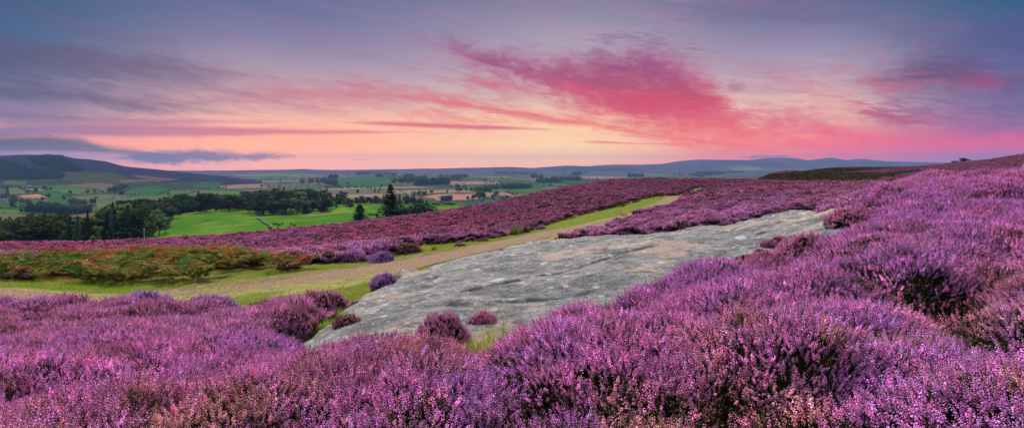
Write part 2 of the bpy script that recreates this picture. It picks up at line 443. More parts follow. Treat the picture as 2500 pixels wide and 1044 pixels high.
# pale lilac cloud high in the middle
c = cloud(c, [(780, 0, 40), (1000, -20, 70), (1250, -30, 70), (1500, -20, 62), (1700, 10, 40)], 50, n_soft, 1.0, lin((138, 126, 156)), 0.5, 16)
c = cloud(c, [(800, 122, 140), (880, 122, 164), (960, 140, 170), (1060, 156, 174)], 20, n_soft, 1.3, lin((142, 124, 156)), 0.5, 8)
# rosy bands left of centre
rb = xr([(450, (150, 112, 146)), (640, (176, 110, 142)), (950, (198, 104, 134)), (1150, (218, 106, 126))])
c = cloud(c, [(430, 236, 244), (560, 212, 268), (700, 192, 280), (860, 184, 276), (1000, 196, 270), (1120, 226, 266), (1220, 254, 264)], 30, n_streak, 1.15, rb, 0.84, 14)
c = cloud(c, [(620, 186, 206), (760, 176, 214), (900, 182, 224), (1010, 200, 226)], 20, n_streak, 1.3, rb, 0.55, 10)
c = cloud(c, [(1060, 184, 188), (1130, 180, 206), (1250, 200, 224), (1330, 222, 228)], 13, n_streak, 1.1, lin((204, 112, 140)), 0.75, 6)
# long flat bars
c = cloud(c, [(-60, 312, 338), (150, 302, 333), (300, 302, 335), (500, 306, 333), (700, 313, 330), (880, 318, 328), (1000, 323, 324.5)], 6, n_flat, 0.6, xr([(0, (122, 106, 146)), (300, (156, 104, 140)), (700, (182, 98, 130)), (950, (205, 112, 132))]), 0.97, 2.2, None, -0.4, 0.6)
c = cloud(c, [(150, 294, 298), (300, 286, 305), (480, 286, 304), (660, 296, 300)], 7, n_flat, 1.1, lin((166, 108, 146)), 0.8, 3, None, -0.3, 0.7)
c = cloud(c, [(850, 298.5, 300), (960, 297, 309), (1100, 302, 315), (1220, 307, 318), (1330, 315, 316.5)], 5, n_flat, 0.6, lin((208, 98, 122)), 0.95, 1.6, None, -0.4, 0.6)
# the great red cloud
rc = zr([(90, (150, 112, 152)), (150, (178, 108, 146)), (200, (194, 106, 140)), (250, (218, 108, 128)), (300, (228, 108, 118)), (340, (240, 124, 120)), (380, (248, 146, 130))])
c = cloud(c, [(1040, 94, 106), (1110, 88, 156), (1200, 104, 204), (1300, 122, 232), (1400, 130, 268), (1500, 110, 306), (1580, 106, 328), (1650, 122, 350), (1720, 160, 366), (1770, 224, 376), (1830, 284, 384), (1900, 326, 384), (1960, 352, 368)], 46, n_puff, 1.25, rc, 0.94, 18, n_warp2, -0.45, 0.75)
c = cloud(c, [(1150, 112, 150), (1230, 122, 196), (1330, 144, 226), (1440, 140, 256), (1530, 126, 288), (1620, 142, 304), (1700, 190, 300), (1770, 244, 284)], 34, n_puff, 1.35, zr([(110, (138, 82, 128)), (170, (156, 78, 120)), (220, (180, 82, 114)), (270, (210, 92, 112)), (320, (228, 102, 114))]), 0.92, 18, None, -0.2, 0.8)
c = cloud(c, [(1330, 176, 200), (1400, 184, 246), (1480, 206, 270), (1590, 210, 292), (1700, 236, 292), (1780, 262, 286)], 26, n_streak, 1.3, lin((222, 90, 114)), 0.5, 14)
c = cloud(c, [(960, 224, 234), (1060, 234, 266), (1200, 246, 294), (1330, 262, 312), (1460, 276, 326), (1580, 300, 346), (1700, 330, 360), (1800, 350, 366)], 20, n_streak, 1.15, lin((230, 98, 114)), 0.86, 9)
c = cloud(c, [(1500, 306, 316), (1600, 306, 346), (1720, 322, 372), (1840, 340, 380), (1900, 360, 376)], 18, n_puff, 1.5, lin((240, 122, 118)), 0.7, 10)
c = cloud(c, [(1420, 98, 106), (1500, 74, 120), (1580, 78, 126), (1640, 88, 132), (1710, 118, 130)], 22, n_fine, 2.6, lin((140, 112, 150)), 0.6, 8)
# rose banks on the right
c = cloud(c, [(1740, 256, 270), (1800, 240, 304), (1880, 252, 352), (1960, 240, 380), (2060, 290, 392), (2200, 308, 392), (2380, 288, 390), (2560, 280, 386)], 34, n_puff, 1.35, zr([(240, (204, 122, 152)), (300, (220, 108, 136)), (350, (236, 106, 130)), (390, (222, 108, 140))]), 0.80, 18)
c = cloud(c, [(1840, 196, 226), (1940, 170, 236), (2030, 174, 222), (2140, 190, 208)], 28, n_streak, 1.4, lin((202, 138, 162)), 0.7, 12)
c = cloud(c, [(1772, 205, 212), (1790, 188, 238), (1806, 190, 236), (1828, 212, 220)], 18, n_puff, 1.3, lin((178, 110, 146)), 0.75, 8)
# dark wine-coloured cloud on the right
rd = nt.mix(nt.math('EXPONENT', nt.math('MULTIPLY', (((SX - PX(2395, 205)[0]) * (1 / 42)) * ((SX - PX(2395, 205)[0]) * (1 / 42)) + ((SZ - PX(2395, 210)[1]) * (1 / 24)) * ((SZ - PX(2395, 210)[1]) * (1 / 24))), -1.0)) * 0.62, xr([(2050, (150, 96, 136)), (2250, (108, 76, 114)), (2500, (76, 74, 118))]), lin((186, 62, 102)))
c = cloud(c, [(2060, 60, 96), (2200, 46, 150), (2350, 40, 170), (2560, 40, 190)], 50, n_streak, 1.1, xr([(2050, (128, 106, 148)), (2500, (82, 82, 128))]), 0.7, 16)
c = cloud(c, [(2090, 184, 208), (2180, 140, 238), (2280, 110, 242), (2370, 120, 242), (2450, 150, 238), (2560, 170, 230)], 36, n_puff, 0.9, rd, 0.94, 14, n_warp2, -0.2, 0.9)
c = cloud(c, [(2080, 232, 256), (2160, 226, 288), (2260, 230, 316), (2400, 234, 318), (2560, 230, 318)], 26, n_fine, 2.0, xr([(2050, (190, 106, 148)), (2250, (138, 94, 140)), (2500, (106, 98, 144))]), 0.85, 10)
c = cloud(c, [(2070, 266, 276), (2130, 252, 304), (2190, 262, 322), (2270, 280, 314), (2330, 296, 302)], 16, n_fine, 1.7, lin((172, 84, 128)), 0.8, 8)
c = cloud(c, [(1700, 30, 64), (1880, 0, 84), (2080, -10, 74), (2260, 0, 40)], 40, n_streak, 1.0, lin((106, 100, 142)), 0.7, 14)
# ragged rosy flecks drifting through the middle of the sky
n_fl = nt.noise(nv(170, 46, 0.10, 11.3), 1, 8, 0.62, 0.8)
fw = nt.sstep(SX, -560, -150) * nt.sstep(SX, 1150, 760) * nt.sstep(SZ, 60, 120) * nt.sstep(SZ, 330, 210)
c = nt.mix(nt.sstep(n_fl * 0.7 + n_fine * 0.3, 0.49, 0.66) * fw * 0.62, c, zr([(70, (150, 124, 158)), (150, (186, 124, 150)), (230, (212, 118, 138)), (320, (232, 118, 126))]))
fl2 = nt.sstep(SX, -300, -800) * nt.sstep(SZ, 20, 70) * nt.sstep(SZ, 330, 230)
c = nt.mix(nt.sstep(n_fl * 0.6 + n_soft * 0.4, 0.48, 0.64) * fl2 * 0.5, c, xr([(0, (70, 76, 112)), (500, (112, 98, 136))]))
# low slate-blue clouds over the left hills
lb = xr([(0, (34, 64, 96)), (300, (50, 70, 106)), (500, (68, 78, 118)), (680, (96, 86, 126))])
c = cloud(c, [(-60, 330, 374), (100, 331, 376), (190, 334, 377), (240, 350, 380), (330, 362, 384), (420, 372, 388), (480, 380, 384)], 7, n_flat, 0.8, lb, 0.98, 3, None, -0.5, 0.7)
c = cloud(c, [(-60, 352, 430), (200, 364, 430), (300, 372, 430), (420, 384, 430), (520, 396, 430), (640, 404, 430), (760, 408, 430)], 12, n_warp, 0.8, xr([(0, (84, 110, 142)), (350, (128, 122, 156)), (600, (190, 136, 152))]), 0.85, 3)
c = cloud(c, [(300, 384, 388), (345, 372, 396), (420, 369, 400), (500, 367, 399), (560, 370, 396), (610, 374, 390), (650, 370, 388), (690, 378, 381)], 7, n_cum, 1.9, lb, 0.98, 4, n_cum, -0.5, 0.5)
c = cloud(c, [(850, 389.4, 389.6), (865, 387.5, 391.5), (890, 388, 391.5), (915, 389.8, 390.2)], 2.0, n_cum, 0.6, lin((122, 106, 142)), 0.9, 0.6)
c = cloud(c, [(1796, 383, 385), (1825, 379, 388), (1865, 376, 388), (1905, 376, 388), (1935, 380, 385), (1950, 384, 385)], 3.4, n_cum, 1.9, lin((112, 96, 136)), 0.92, 2, n_cum)
c = cloud(c, [(1400, 344, 346), (1450, 341, 351), (1530, 346, 354), (1620, 350, 356), (1700, 354, 356)], 4, n_flat, 0.9, lin((234, 110, 112)), 0.9, 2)
# thin bar of mauve along the horizon
c = cloud(c, [(600, 404, 420), (900, 401, 420), (1200, 400.5, 420), (1400, 399, 420), (1600, 397, 420), (1750, 402, 420)], 3.5, n_flat, 1.0, xr([(600, (206, 150, 160)), (1400, (214, 140, 142)), (1700, (214, 124, 140))]), 0.8, 1.2)
# the air in front of the sky dims its lowest band, so the sky itself is that much brighter there
gain = nt.math('EXPONENT', nt.math('MULTIPLY', SZ.max(0.0), -1 / 55.0)) * SKY_HORIZON_GAIN + 1.0
c = nt.mix(1.0, c, nt.combine(gain, gain, gain), 'MULTIPLY')
c = nt.node('ShaderNodeHueSaturation', {'Color': c, 'Saturation': SKY_SAT}).outputs[0]
# overhead, out of view, the sky is brightened as added fill light
c = nt.mix(nt.sstep(SZ, 430, 1300), c, ZENITH)
c = nt.mix(nt.sstep(SZ, 0.0, -60.0), c, (0.05, 0.05, 0.06))
sky = nt.node('ShaderNodeTexSky', sky_type='NISHITA', sun_disc=False, sun_elevation=R(2.0), sun_rotation=SUN_AZ)
b1 = nt.node('ShaderNodeBackground', {'Color': c, 'Strength': SKY_K}); b2 = nt.node('ShaderNodeBackground', {'Color': sky.outputs[0], 'Strength': 0.006})
ad = nt.node('ShaderNodeAddShader', {0: b1.outputs[0], 1: b2.outputs[0]})
nt.l.new(ad.outputs[0], nt.node('ShaderNodeOutputWorld').inputs['Surface'])

# ---------------------------------------------------------------- the moor: ground, rock, track
def grid_faces(nr, nc):
    i = np.arange(nr - 1)[:, None] * nc + np.arange(nc - 1)[None]
    return np.stack([i, i + 1, i + nc + 1, i + nc], -1).reshape(-1, 4)

LY = np.exp(np.linspace(math.log(0.75), math.log(760), 620)); LA = np.linspace(-2.4, 2.4, 660)
GY, GA = np.meshgrid(LY, LA, indexing='ij'); GX = GA * GY
g0 = gz(GX, GY)
hm = heather_mask(GX, GY); ch, cr, m1, m2 = canopy(GX, GY)
hw = smooth(-0.05, 0.3, hm)
near = 1 - smooth(60, 120, GY)
dk = dark_heath(GX, GY)
rockd = sdist(P_ROCK, GX, GY)
gm = g0 + hw * np.maximum(ch * 0.8 - 0.12, 0) * (0.25 + 0.75 * near) - 0.35 * smooth(0.0, 0.5, rockd)
grass = np.maximum(smooth(-0.1, 0.35, sdist(P_VERGE, GX, GY) + 0.25), smooth(-0.2, 0.3, sdist(P_TURF, GX, GY)))
rust = smooth(-0.5, 0.5, sdist(P_BRACK, GX, GY)) * 0.8 * smooth(0.35, 0.6, fbm(GX / 0.7, GY / 0.7, 93, 3))
grass = np.maximum(grass, smooth(-0.3, 0.3, sdist(P_BRACK, GX, GY)) * smooth(0.5, 0.42, fbm(GX / 0.9, GY / 0.9, 95, 3)) * 0.7)
U_ = U0 + F * GA
rust = np.maximum(rust, smooth(0.55, 0.75, fbm(GX / 7, GY / 7, 91, 3)) * smooth(80, 100, GY) * smooth(1080, 1250, U_) * (1 - smooth(1480, 1600, U_)))

mg, nt, b = material('moor_ground', 0.95, 0.1)
pos = nt.node('ShaderNodeNewGeometry').outputs['Position']
a = nt.attr('mask'); sp = nt.node('ShaderNodeSeparateColor', {0: a.outputs['Color']})
n1 = nt.noise(pos, 9.0, 5, 0.65); n2 = nt.noise(pos, 1.6, 5, 0.6); n3 = nt.noise(pos, 0.12, 5, 0.65); n4 = nt.noise(pos, 0.035, 4, 0.6)
peat = nt.ramp(n1, [(0.3, (0.010, 0.012, 0.006)), (0.55, (0.026, 0.026, 0.012)), (0.75, (0.05, 0.04, 0.02))])
heathfar = nt.ramp(n3 * 0.6 + n2 * 0.4, [(0.32, (0.09, 0.035, 0.05)), (0.47, (0.21, 0.066, 0.125)), (0.6, (0.28, 0.09, 0.17)), (0.75, (0.17, 0.08, 0.06))])
gd = E(nt, nt.node('ShaderNodeSeparateXYZ', {0: pos}).outputs[1])
base_c = nt.mix(nt.sstep(gd, 60, 140), peat, heathfar)
grs = nt.ramp(n1 * 0.5 + n2 * 0.5, [(0.35, (0.04, 0.065, 0.012)), (0.48, (0.085, 0.125, 0.02)), (0.58, (0.13, 0.15, 0.035)), (0.7, (0.21, 0.16, 0.085))])
darkh = nt.ramp(n4 * 0.5 + n3 * 0.5, [(0.3, (0.010, 0.013, 0.006)), (0.5, (0.020, 0.022, 0.009)), (0.7, (0.05, 0.035, 0.02))])
rst = nt.ramp(n2, [(0.3, (0.06, 0.03, 0.012)), (0.6, (0.16, 0.06, 0.03)), (0.8, (0.12, 0.10, 0.03))])
cc = nt.mix(sp.outputs[2], base_c, darkh)
cc = nt.mix(a.outputs['Alpha'], cc, rst)
cc = nt.mix(sp.outputs[0], cc, grs)
nt.set(b.inputs['Base Color'], cc)
bump(nt, b, n1 + n2, 0.7, 0.06)
matte(nt, b)
moor = mesh_obj('ground', np.stack([GX, GY, gm], -1).reshape(-1, 3), grid_faces(*GX.shape), mg,
                attrs={'mask': np.stack([grass, hw, dk, rust], -1).reshape(-1, 4)})
tag(moor, kind='structure')

# gravel track, draped on the ground
def drape(P, step, lift, fray=0.25, seed=0):
    x0, y0 = P.min(0) - 0.5; x1, y1 = P.max(0) + 0.5
    return x0, x1, y0, y1
mt, nt, b = material('track_gravel', 0.95, 0.15)
pos = nt.node('ShaderNodeNewGeometry').outputs['Position']
n1 = nt.noise(pos, 26, 4, 0.75); n2 = nt.noise(pos, 2.2, 5, 0.65); n3 = nt.noise(pos, 0.7, 4, 0.6)
vo = nt.node('ShaderNodeTexVoronoi', {'Vector': pos, 'Scale': 34.0})
grav = nt.ramp(n1, [(0.36, (0.05, 0.036, 0.026)), (0.45, (0.13, 0.092, 0.063)), (0.53, (0.22, 0.155, 0.11)), (0.64, (0.38, 0.30, 0.25))])
grs = nt.ramp(n2, [(0.3, (0.12, 0.16, 0.035)), (0.7, (0.25, 0.22, 0.09))])
edge = E(nt, nt.attr('edge').outputs['Fac'])
gd2 = nt.sstep(E(nt, nt.node('ShaderNodeSeparateXYZ', {0: pos}).outputs[1]), 18, 36) * 0.05
k = nt.sstep(n2 * 0.6 + n1 * 0.4 + (1.0 - edge) * 0.34 + gd2, 0.585, 0.74)
nt.set(b.inputs['Base Color'], nt.mix(k, grav, grs))
bump(nt, b, n1 * 1.0 + E(nt, vo.outputs['Distance']) * 0.5, 0.8, 0.03)
matte(nt, b)
# strip with rows across the track
up = GRAVEL[:16]; dn = GRAVEL[16:][::-1]
pu = poly_xy(up); pd = poly_xy(dn)
def resample(P, n):
    d = np.concatenate([[0], np.cumsum(np.hypot(*np.diff(P, axis=0).T))]); t = np.linspace(0, d[-1], n)
    return np.stack([np.interp(t, d, P[:, 0]), np.interp(t, d, P[:, 1])], 1)
pu = resample(pu, 700); pd = resample(pd, 700)
for _ in range(40):
    pu[1:-1] = (pu[:-2] + 2 * pu[1:-1] + pu[2:]) / 4; pd[1:-1] = (pd[:-2] + 2 * pd[1:-1] + pd[2:]) / 4
T = np.linspace(0, 1, 25)[None, :, None]
TR = pu[:, None] * (1 - T) + pd[:, None] * T
tz = gz(TR[..., 0], TR[..., 1])
prof = np.sin(np.linspace(0, np.pi, 25))[None]
tv = np.stack([TR[..., 0], TR[..., 1], tz + 0.004 + 0.02 * np.minimum(prof * 3, 1) + 0.02 * (fbm(TR[..., 0] * 1.5, TR[..., 1] * 1.5, 8, 3) - .5) * prof], -1)
ed = np.minimum(prof * 1.6, 1) * np.ones((700, 1)) - 0.9 * (fbm(TR[..., 0] / 1.3, TR[..., 1] / 1.3, 12, 4) - 0.5) - 0.30 * np.exp(-((np.linspace(0, 1, 25)[None] - .5) / .10) ** 2)
track = mesh_obj('track', tv.reshape(-1, 3), grid_faces(700, 25), mt, attrs={'edge': ed.ravel()})
tag(track, kind='structure')

# the rock slab
x0, y0 = P_ROCK.min(0) - 0.3; x1, y1 = P_ROCK.max(0) + 0.3
st = 0.036
XX, YY = np.meshgrid(np.arange(x0, x1, st), np.arange(y0, y1, st))
dR = sdist(P_ROCK, XX, YY) + 0.35 * (fbm(XX * 1.1, YY * 1.1, 14, 4) - 0.5)
def rock_z(X, Y, d):
    z = gz(X, Y) + 0.02 + 0.11 * smooth(0, 0.35, d) + 0.13 * smooth(0.1, 2.2, d) - 0.5 * smooth(0, -0.35, d)
    wx = X + 0.8 * fbm(X / 2, Y / 2, 15, 3)
    z = z + 0.34 * (fbm(wx / 2.6, Y / 1.7, 16, 4) - 0.5) + 0.075 * (fbm(X / 0.6 + Y * .2, Y / 0.55, 17, 5, .6) - 0.5)
    # weathered ledges running along the slab
    s = Y * 0.9 - X * 0.62 + 0.6 * fbm(X / 1.4, Y / 1.4, 18, 3)
    st_ = (s / 0.55) - np.floor(s / 0.55)
    z = z + 0.022 * (smooth(0.0, 0.9, st_) - smooth(0.9, 1.0, st_)) * smooth(0.35, 0.6, fbm(X / 2.2, Y / 2.2, 19, 2))
    pit = fbm(X / 0.9 + 5, Y / 0.7, 27, 3); z = z - 0.03 * smooth(.58, .75, pit)
    for cx, cy, an, ln in ((-.6, 9.2, .5, 1.6), (1.2, 10.4, .62, 2.2), (3.9, 12.0, .45, 2.4), (6.4, 14.6, .7, 1.8), (.2, 8.0, .2, 1.2), (5.2, 13.2, 1.2, .9)):
        s1 = (X - cx) * math.cos(an) + (Y - cy) * math.sin(an); s2 = -(X - cx) * math.sin(an) + (Y - cy) * math.cos(an) + 0.25 * (fbm(X * 1.6, Y * 1.6, 28, 3) - .5)
        z = z - 0.05 * np.exp(-(s2 / 0.04) ** 2) * np.exp(-(s1 / ln) ** 4) + 0.02 * smooth(0, .3, s2) * np.exp(-(s1 / ln) ** 4) * np.exp(-(s2 / .5) ** 2)
    # a shallow runnel and a crack
    z = z - 0.06 * np.exp(-((X - 3.6 - 0.35 * (Y - 10)) / 0.45) ** 2) * smooth(8, 10, Y)
    cr_ = np.abs((X - 1.55) + 0.5 * (Y - 12.6) + 0.2 * (fbm(X * 2, Y * 2, 20, 2) - .5))
    z = z - 0.10 * np.exp(-(cr_ / 0.05) ** 2) * smooth(12.2, 12.6, Y) * (1 - smooth(13.4, 13.8, Y))
    return z
ZZ = rock_z(XX, YY, dR)
keep = dR > -0.40
idx = -np.ones(XX.shape, int); idx[keep] = np.arange(keep.sum())
q = grid_faces(*XX.shape); fl = idx.ravel()[q]; fl = fl[(fl >= 0).all(1)]
mr, nt, b = material('lichen_rock', 0.88, 0.25)
pos = nt.node('ShaderNodeNewGeometry').outputs['Position']
mp = nt.node('ShaderNodeMapping', {'Vector': pos, 'Rotation': (0, 0, R(34)), 'Scale': (1, 1.3, 1.2)}).outputs[0]
n1 = nt.noise(pos, 14, 6, 0.75); n2 = nt.noise(mp, 1.1, 6, 0.68, 0.5); n3 = nt.noise(mp, 3.4, 6, 0.72, 0.4); n4 = nt.noise(pos, 0.55, 3, 0.5)
stone = nt.ramp(n2 * 0.55 + n3 * 0.45, [(0.36, (0.030, 0.042, 0.048)), (0.44, (0.095, 0.122, 0.13)), (0.50, (0.19, 0.22, 0.222)), (0.55, (0.29, 0.31, 0.295)), (0.64, (0.46, 0.42, 0.36))])
n0 = nt.noise(pos, 38, 4, 0.7)
stone = nt.mix(nt.sstep(n1 * 0.6 + n0 * 0.4, 0.47, 0.57) * 0.7, stone, (0.045, 0.052, 0.052))
stone = nt.mix(nt.sstep(n0, 0.56, 0.64) * 0.55, stone, (0.46, 0.50, 0.50))
stone = nt.mix(nt.sstep(n4 + (n3 - 0.5) * 0.5, 0.54, 0.66) * 0.8, stone, (0.42, 0.33, 0.265))     # bare pinkish sandstone
stone = nt.mix(nt.sstep(n3 + (n1 - 0.5) * 0.3, 0.58, 0.66) * 0.4, stone, (0.18, 0.20, 0.07))     # greenish lichen
def spots(scale, thr, seed, dist=0.25):
    wv = nt.node('ShaderNodeVectorMath', {0: pos, 1: nt.node('ShaderNodeVectorMath', {0: nt.node('ShaderNodeTexNoise', {'Vector': pos, 'Scale': scale * 2.2, 'Detail': 3.0}).outputs['Color'], 1: (dist / scale,) * 3}, operation='MULTIPLY').outputs[0]}, operation='ADD').outputs[0]
    mp_ = nt.node('ShaderNodeMapping', {'Vector': wv, 'Location': (seed, seed * 2.1, 0), 'Scale': (1, 1, 0)}).outputs[0]
    v = nt.node('ShaderNodeTexVoronoi', {'Vector': mp_, 'Scale': scale})
    r = E(nt, nt.node('ShaderNodeSeparateColor', {0: v.outputs['Color']}).outputs[0])
    return nt.sstep(E(nt, v.outputs['Distance']) + (1.0 - r) * 0.55, thr, thr - 0.07)
stone = nt.mix(spots(1.6, 0.27, 3.3) * 0.85, stone, (0.60, 0.65, 0.66))
stone = nt.mix(spots(3.2, 0.30, 8.1) * 0.75, stone, (0.54, 0.58, 0.58))
stone = nt.mix(spots(5.0, 0.31, 15.2) * 0.7, stone, (0.50, 0.55, 0.55))
stone = nt.mix(spots(8.0, 0.32, 5.7) * 0.7, stone, (0.50, 0.52, 0.50))
stone = nt.mix(spots(2.0, 0.24, 12.7) * 0.6, stone, (0.05, 0.055, 0.05))
nt.set(b.inputs['Base Color'], stone)
bump(nt, b, n1 * 1.1 + n3 * 0.7 + n0 * 0.4 + n2 * 0.5, 1.0, 0.10)
rock = mesh_obj('rock_slab', np.stack([XX, YY, ZZ], -1)[keep], fl, mr)
tag(rock, 'long grey sandstone slab with white lichen spots lying beside the track', 'rock')

# small boulder at the slab's left end
def blob(name, loc, size, seed, mat, parent=None, n=3, amp=0.35):
    bm = bmesh.new(); bmesh.ops.create_icosphere(bm, subdivisions=n, radius=1)
    for v in bm.verts:
        p = v.co.copy(); f = 1 + amp * (fbm(np.array([p.x * 1.5 + seed + p.z]), np.array([p.y * 1.5 - p.z * .7]), seed, 4)[0] - 0.5) * 2
        v.co = Vector((p.x * size[0], p.y * size[1], p.z * size[2])) * f
    me = bpy.data.meshes.new(name); bm.to_mesh(me); bm.free(); me.materials.append(mat)
    me.polygons.foreach_set('use_smooth', np.ones(len(me.polygons), bool))
    o = bpy.data.objects.new(name, me); C.objects.link(o); o.location = loc
    if parent: o.parent = parent
    return o
bx_, by_ = hit(1000, 686)
tag(blob('boulder', (bx_, by_, float(gz(bx_, by_)) + 0.06), (0.30, 0.22, 0.17), 3, mr), 'small rounded grey boulder at the left upper end of the slab', 'rock')

# ---------------------------------------------------------------- heather plants
def tri_bip(c, ax, r, h, nn=3, tw=0.0):
    """little spindle: two cones base to base along ax"""
    ax = np.array(ax) / np.linalg.norm(ax); t = np.cross(ax, [0.3, 0.9, 0.2]); t /= np.linalg.norm(t); s = np.cross(ax, t)
    V = [c - ax * h * .5] + [c + r * (math.cos(tw + 2 * math.pi * k / nn) * t + math.sin(tw + 2 * math.pi * k / nn) * s) for k in range(nn)] + [c + ax * h * .5]
    Fc = [(0, 1 + (k + 1) % nn, 1 + k) for k in range(nn)] + [(nn + 1, 1 + k, 1 + (k + 1) % nn) for k in range(nn)]
    return V, Fc
class Acc:
    def __init__(s): s.V = []; s.F = []; s.p = []; s.v = []; s.a = []; s.cur = 0.0
    def add(s, V, Fc, part, val):
        o = len(s.V); s.V += [tuple(x) for x in V]; s.F += [tuple(i + o for i in f) for f in Fc]; s.p += [part] * len(V); s.v += [val] * len(V); s.a += [s.cur] * len(V)
    def obj(s, name, mat, link=False):
        return mesh_obj(name, np.array(s.V), np.array(s.F), mat, smooth_=False, link=link, attrs={'part': np.array(s.p), 'val': np.array(s.v), 'alt': np.array(s.a)})

def sprig(A, rr, base, tip, flower=0.55, fl_r=0.0042, rich=13, green=10, lo=0.15):
    """one heather sprig: stem, scale leaves below, bells above"""
    base = np.array(base); tip = np.array(tip); d = tip - base; L = np.linalg.norm(d); d = d / L
    t = np.cross(d, [0.2, 0.1, 1.0]); t = t / (np.linalg.norm(t) + 1e-9); s = np.cross(d, t)
    bend = (t * rr.uniform(-1, 1) + s * rr.uniform(-1, 1)) * L * 0.12
    P = lambda k: base + d * L * k + bend * (k * k - k)
    V = []; r0 = 0.0016
    for k in (0, 0.5, 1.0):
        for j in range(3):
            V.append(P(k) + r0 * (1 - .6 * k) * (math.cos(j * 2.094) * t + math.sin(j * 2.094) * s))
    Fc = []
    for q in range(2):
        for j in range(3):
            a0, a1 = q * 3 + j, q * 3 + (j + 1) % 3
            Fc += [(a0, a1, a1 + 3), (a0, a1 + 3, a0 + 3)]
    A.add(V, Fc, 0.0, 0.25)
    vs = rr.uniform(0.6, 1.15); A.cur = float(np.clip(rr.normal(), -2, 2))
    for k in range(green):
        q = rr.uniform(lo, 1 - flower * 0.75); th = rr.uniform(0, 6.28); o = math.cos(th) * t + math.sin(th) * s
        p = P(q); e = p + (o * 0.8 + d * 0.9) * rr.uniform(0.010, 0.022); wv = np.cross(o, d) * 0.0032
        A.add([p - wv, p + wv, e], [(0, 1, 2)], 0.0, rr.uniform(0.4, 1.3))
    for k in range(rich):
        q = 1 - flower + flower * (k + rr.uniform(0, .9)) / rich; th = k * 2.4 + rr.uniform(-.5, .5)
        tap = 1.0 - 0.55 * max(0, (q - (1 - flower * .45)) / (flower * .45))
        o = math.cos(th) * t + math.sin(th) * s
        V, Fc = tri_bip(P(min(q, 1.0)) + o * fl_r * 1.25 * tap, o * 0.8 + d * 0.35 - np.array([0, 0, 0.3]), fl_r * tap * rr.uniform(.8, 1.15), fl_r * 2.6 * tap, 3, th)
        A.add(V, Fc, 1.0, vs * rr.uniform(0.62, 1.3))

def clump0(seed, n=24, rad=0.085, h=0.17, flower=0.5, bloom=1.0):
    rr = np.random.default_rng(seed); A = Acc()
    for i in range(n):
        r = rad * math.sqrt(rr.uniform(0, 1)); th = rr.uniform(0, 6.283); hh = h * rr.uniform(0.50, 1.16)
        tl = rr.normal(0, 0.028, 2); k = 1.35
        b0 = (r * .7 * math.cos(th), r * .7 * math.sin(th), 0.0)
        tp = (r * k * math.cos(th) + tl[0], r * k * math.sin(th) + tl[1], hh * (1 - 0.22 * (r / rad) ** 2))
        if rr.uniform() < bloom: sprig(A, rr, b0, tp, flower * rr.uniform(.6, 1.25), 0.0046 * rr.uniform(.8, 1.15), int(rr.integers(11, 17)), 9)
        else: sprig(A, rr, b0, (tp[0], tp[1], tp[2] * .85), 0.12, 0.003, 2, 26)
    return A
def clump1(seed, n=105, rad=0.20, h=0.17, bloom=0.80, fr=0.0095, fh=0.068):
    rr = np.random.default_rng(seed); A = Acc()
    for i in range(n):
        r = rad * math.sqrt(rr.uniform(0, 1)); th = rr.uniform(0, 6.283); hh = h * rr.uniform(0.55, 1.12) * (1 - 0.25 * (r / rad) ** 2)
        x, y = r * math.cos(th), r * math.sin(th); ax = np.array([x * 1.2, y * 1.2, 0.22]) + rr.normal(0, .035, 3); ax /= np.linalg.norm(ax)
        g = rr.uniform() > bloom; A.cur = float(np.clip(rr.normal(), -2, 2))
        c0 = np.array([x, y, hh])
        V, Fc = tri_bip(c0 - ax * fh * .8, ax, fr * 1.1, fh * 1.5, 3, th); A.add(V, Fc, 0.0, rr.uniform(.4, 1.2))
        for q in range(2):
            V, Fc = tri_bip(c0 + ax * fh * (.12 + .36 * q) + rr.normal(0, fr * .35, 3), ax, fr * (1 - .3 * q) * rr.uniform(.8, 1.2), fh * .72, 3, th + q); A.add(V, Fc, 0.0 if g else 1.0, rr.uniform(.5, 1.4) if g else rr.uniform(.45, 1.05))
    return A
def clump2(seed, n=95, rad=0.55, h=0.30, bloom=0.8):
    rr = np.random.default_rng(seed); A = Acc()
    for i in range(n):
        r = rad * math.sqrt(rr.uniform(0, 1)); th = rr.uniform(0, 6.283); hh = h * rr.uniform(0.5, 1.1) * (1 - 0.6 * (r / rad) ** 2)
        c0 = np.array([r * math.cos(th), r * math.sin(th), hh]); ax = np.array([c0[0], c0[1], .5]) + rr.normal(0, .2, 3)
        V, Fc = tri_bip(c0, ax, rr.uniform(.030, .055), rr.uniform(.11, .20), 3, th); fl = rr.uniform() < bloom * (0.35 + 0.65 * hh / h)
        A.add(V, Fc, 1.0 if fl else 0.0, rr.uniform(.6, 1.3))
    return A

mh, nt, b = material('heather')
part = nt.attr('part').outputs['Fac']; val = E(nt, nt.attr('val').outputs['Fac'])
ti = nt.attr('tint', 'INSTANCER').outputs['Color']; tb = nt.attr('tintb', 'INSTANCER').outputs['Color']
alt = E(nt, nt.attr('alt').outputs['Fac'])
hs_ = nt.node('ShaderNodeHueSaturation', {'Color': ti}); nt.set(hs_.inputs['Hue'], 0.5 + alt * 0.022); nt.set(hs_.inputs['Saturation'], 1.0 + alt * 0.10)
col = nt.mix(part, tb, hs_.outputs[0])
col = nt.mix(1.0, col, nt.combine(val, val, val), 'MULTIPLY')
leafy(nt, b, col, 0.35)

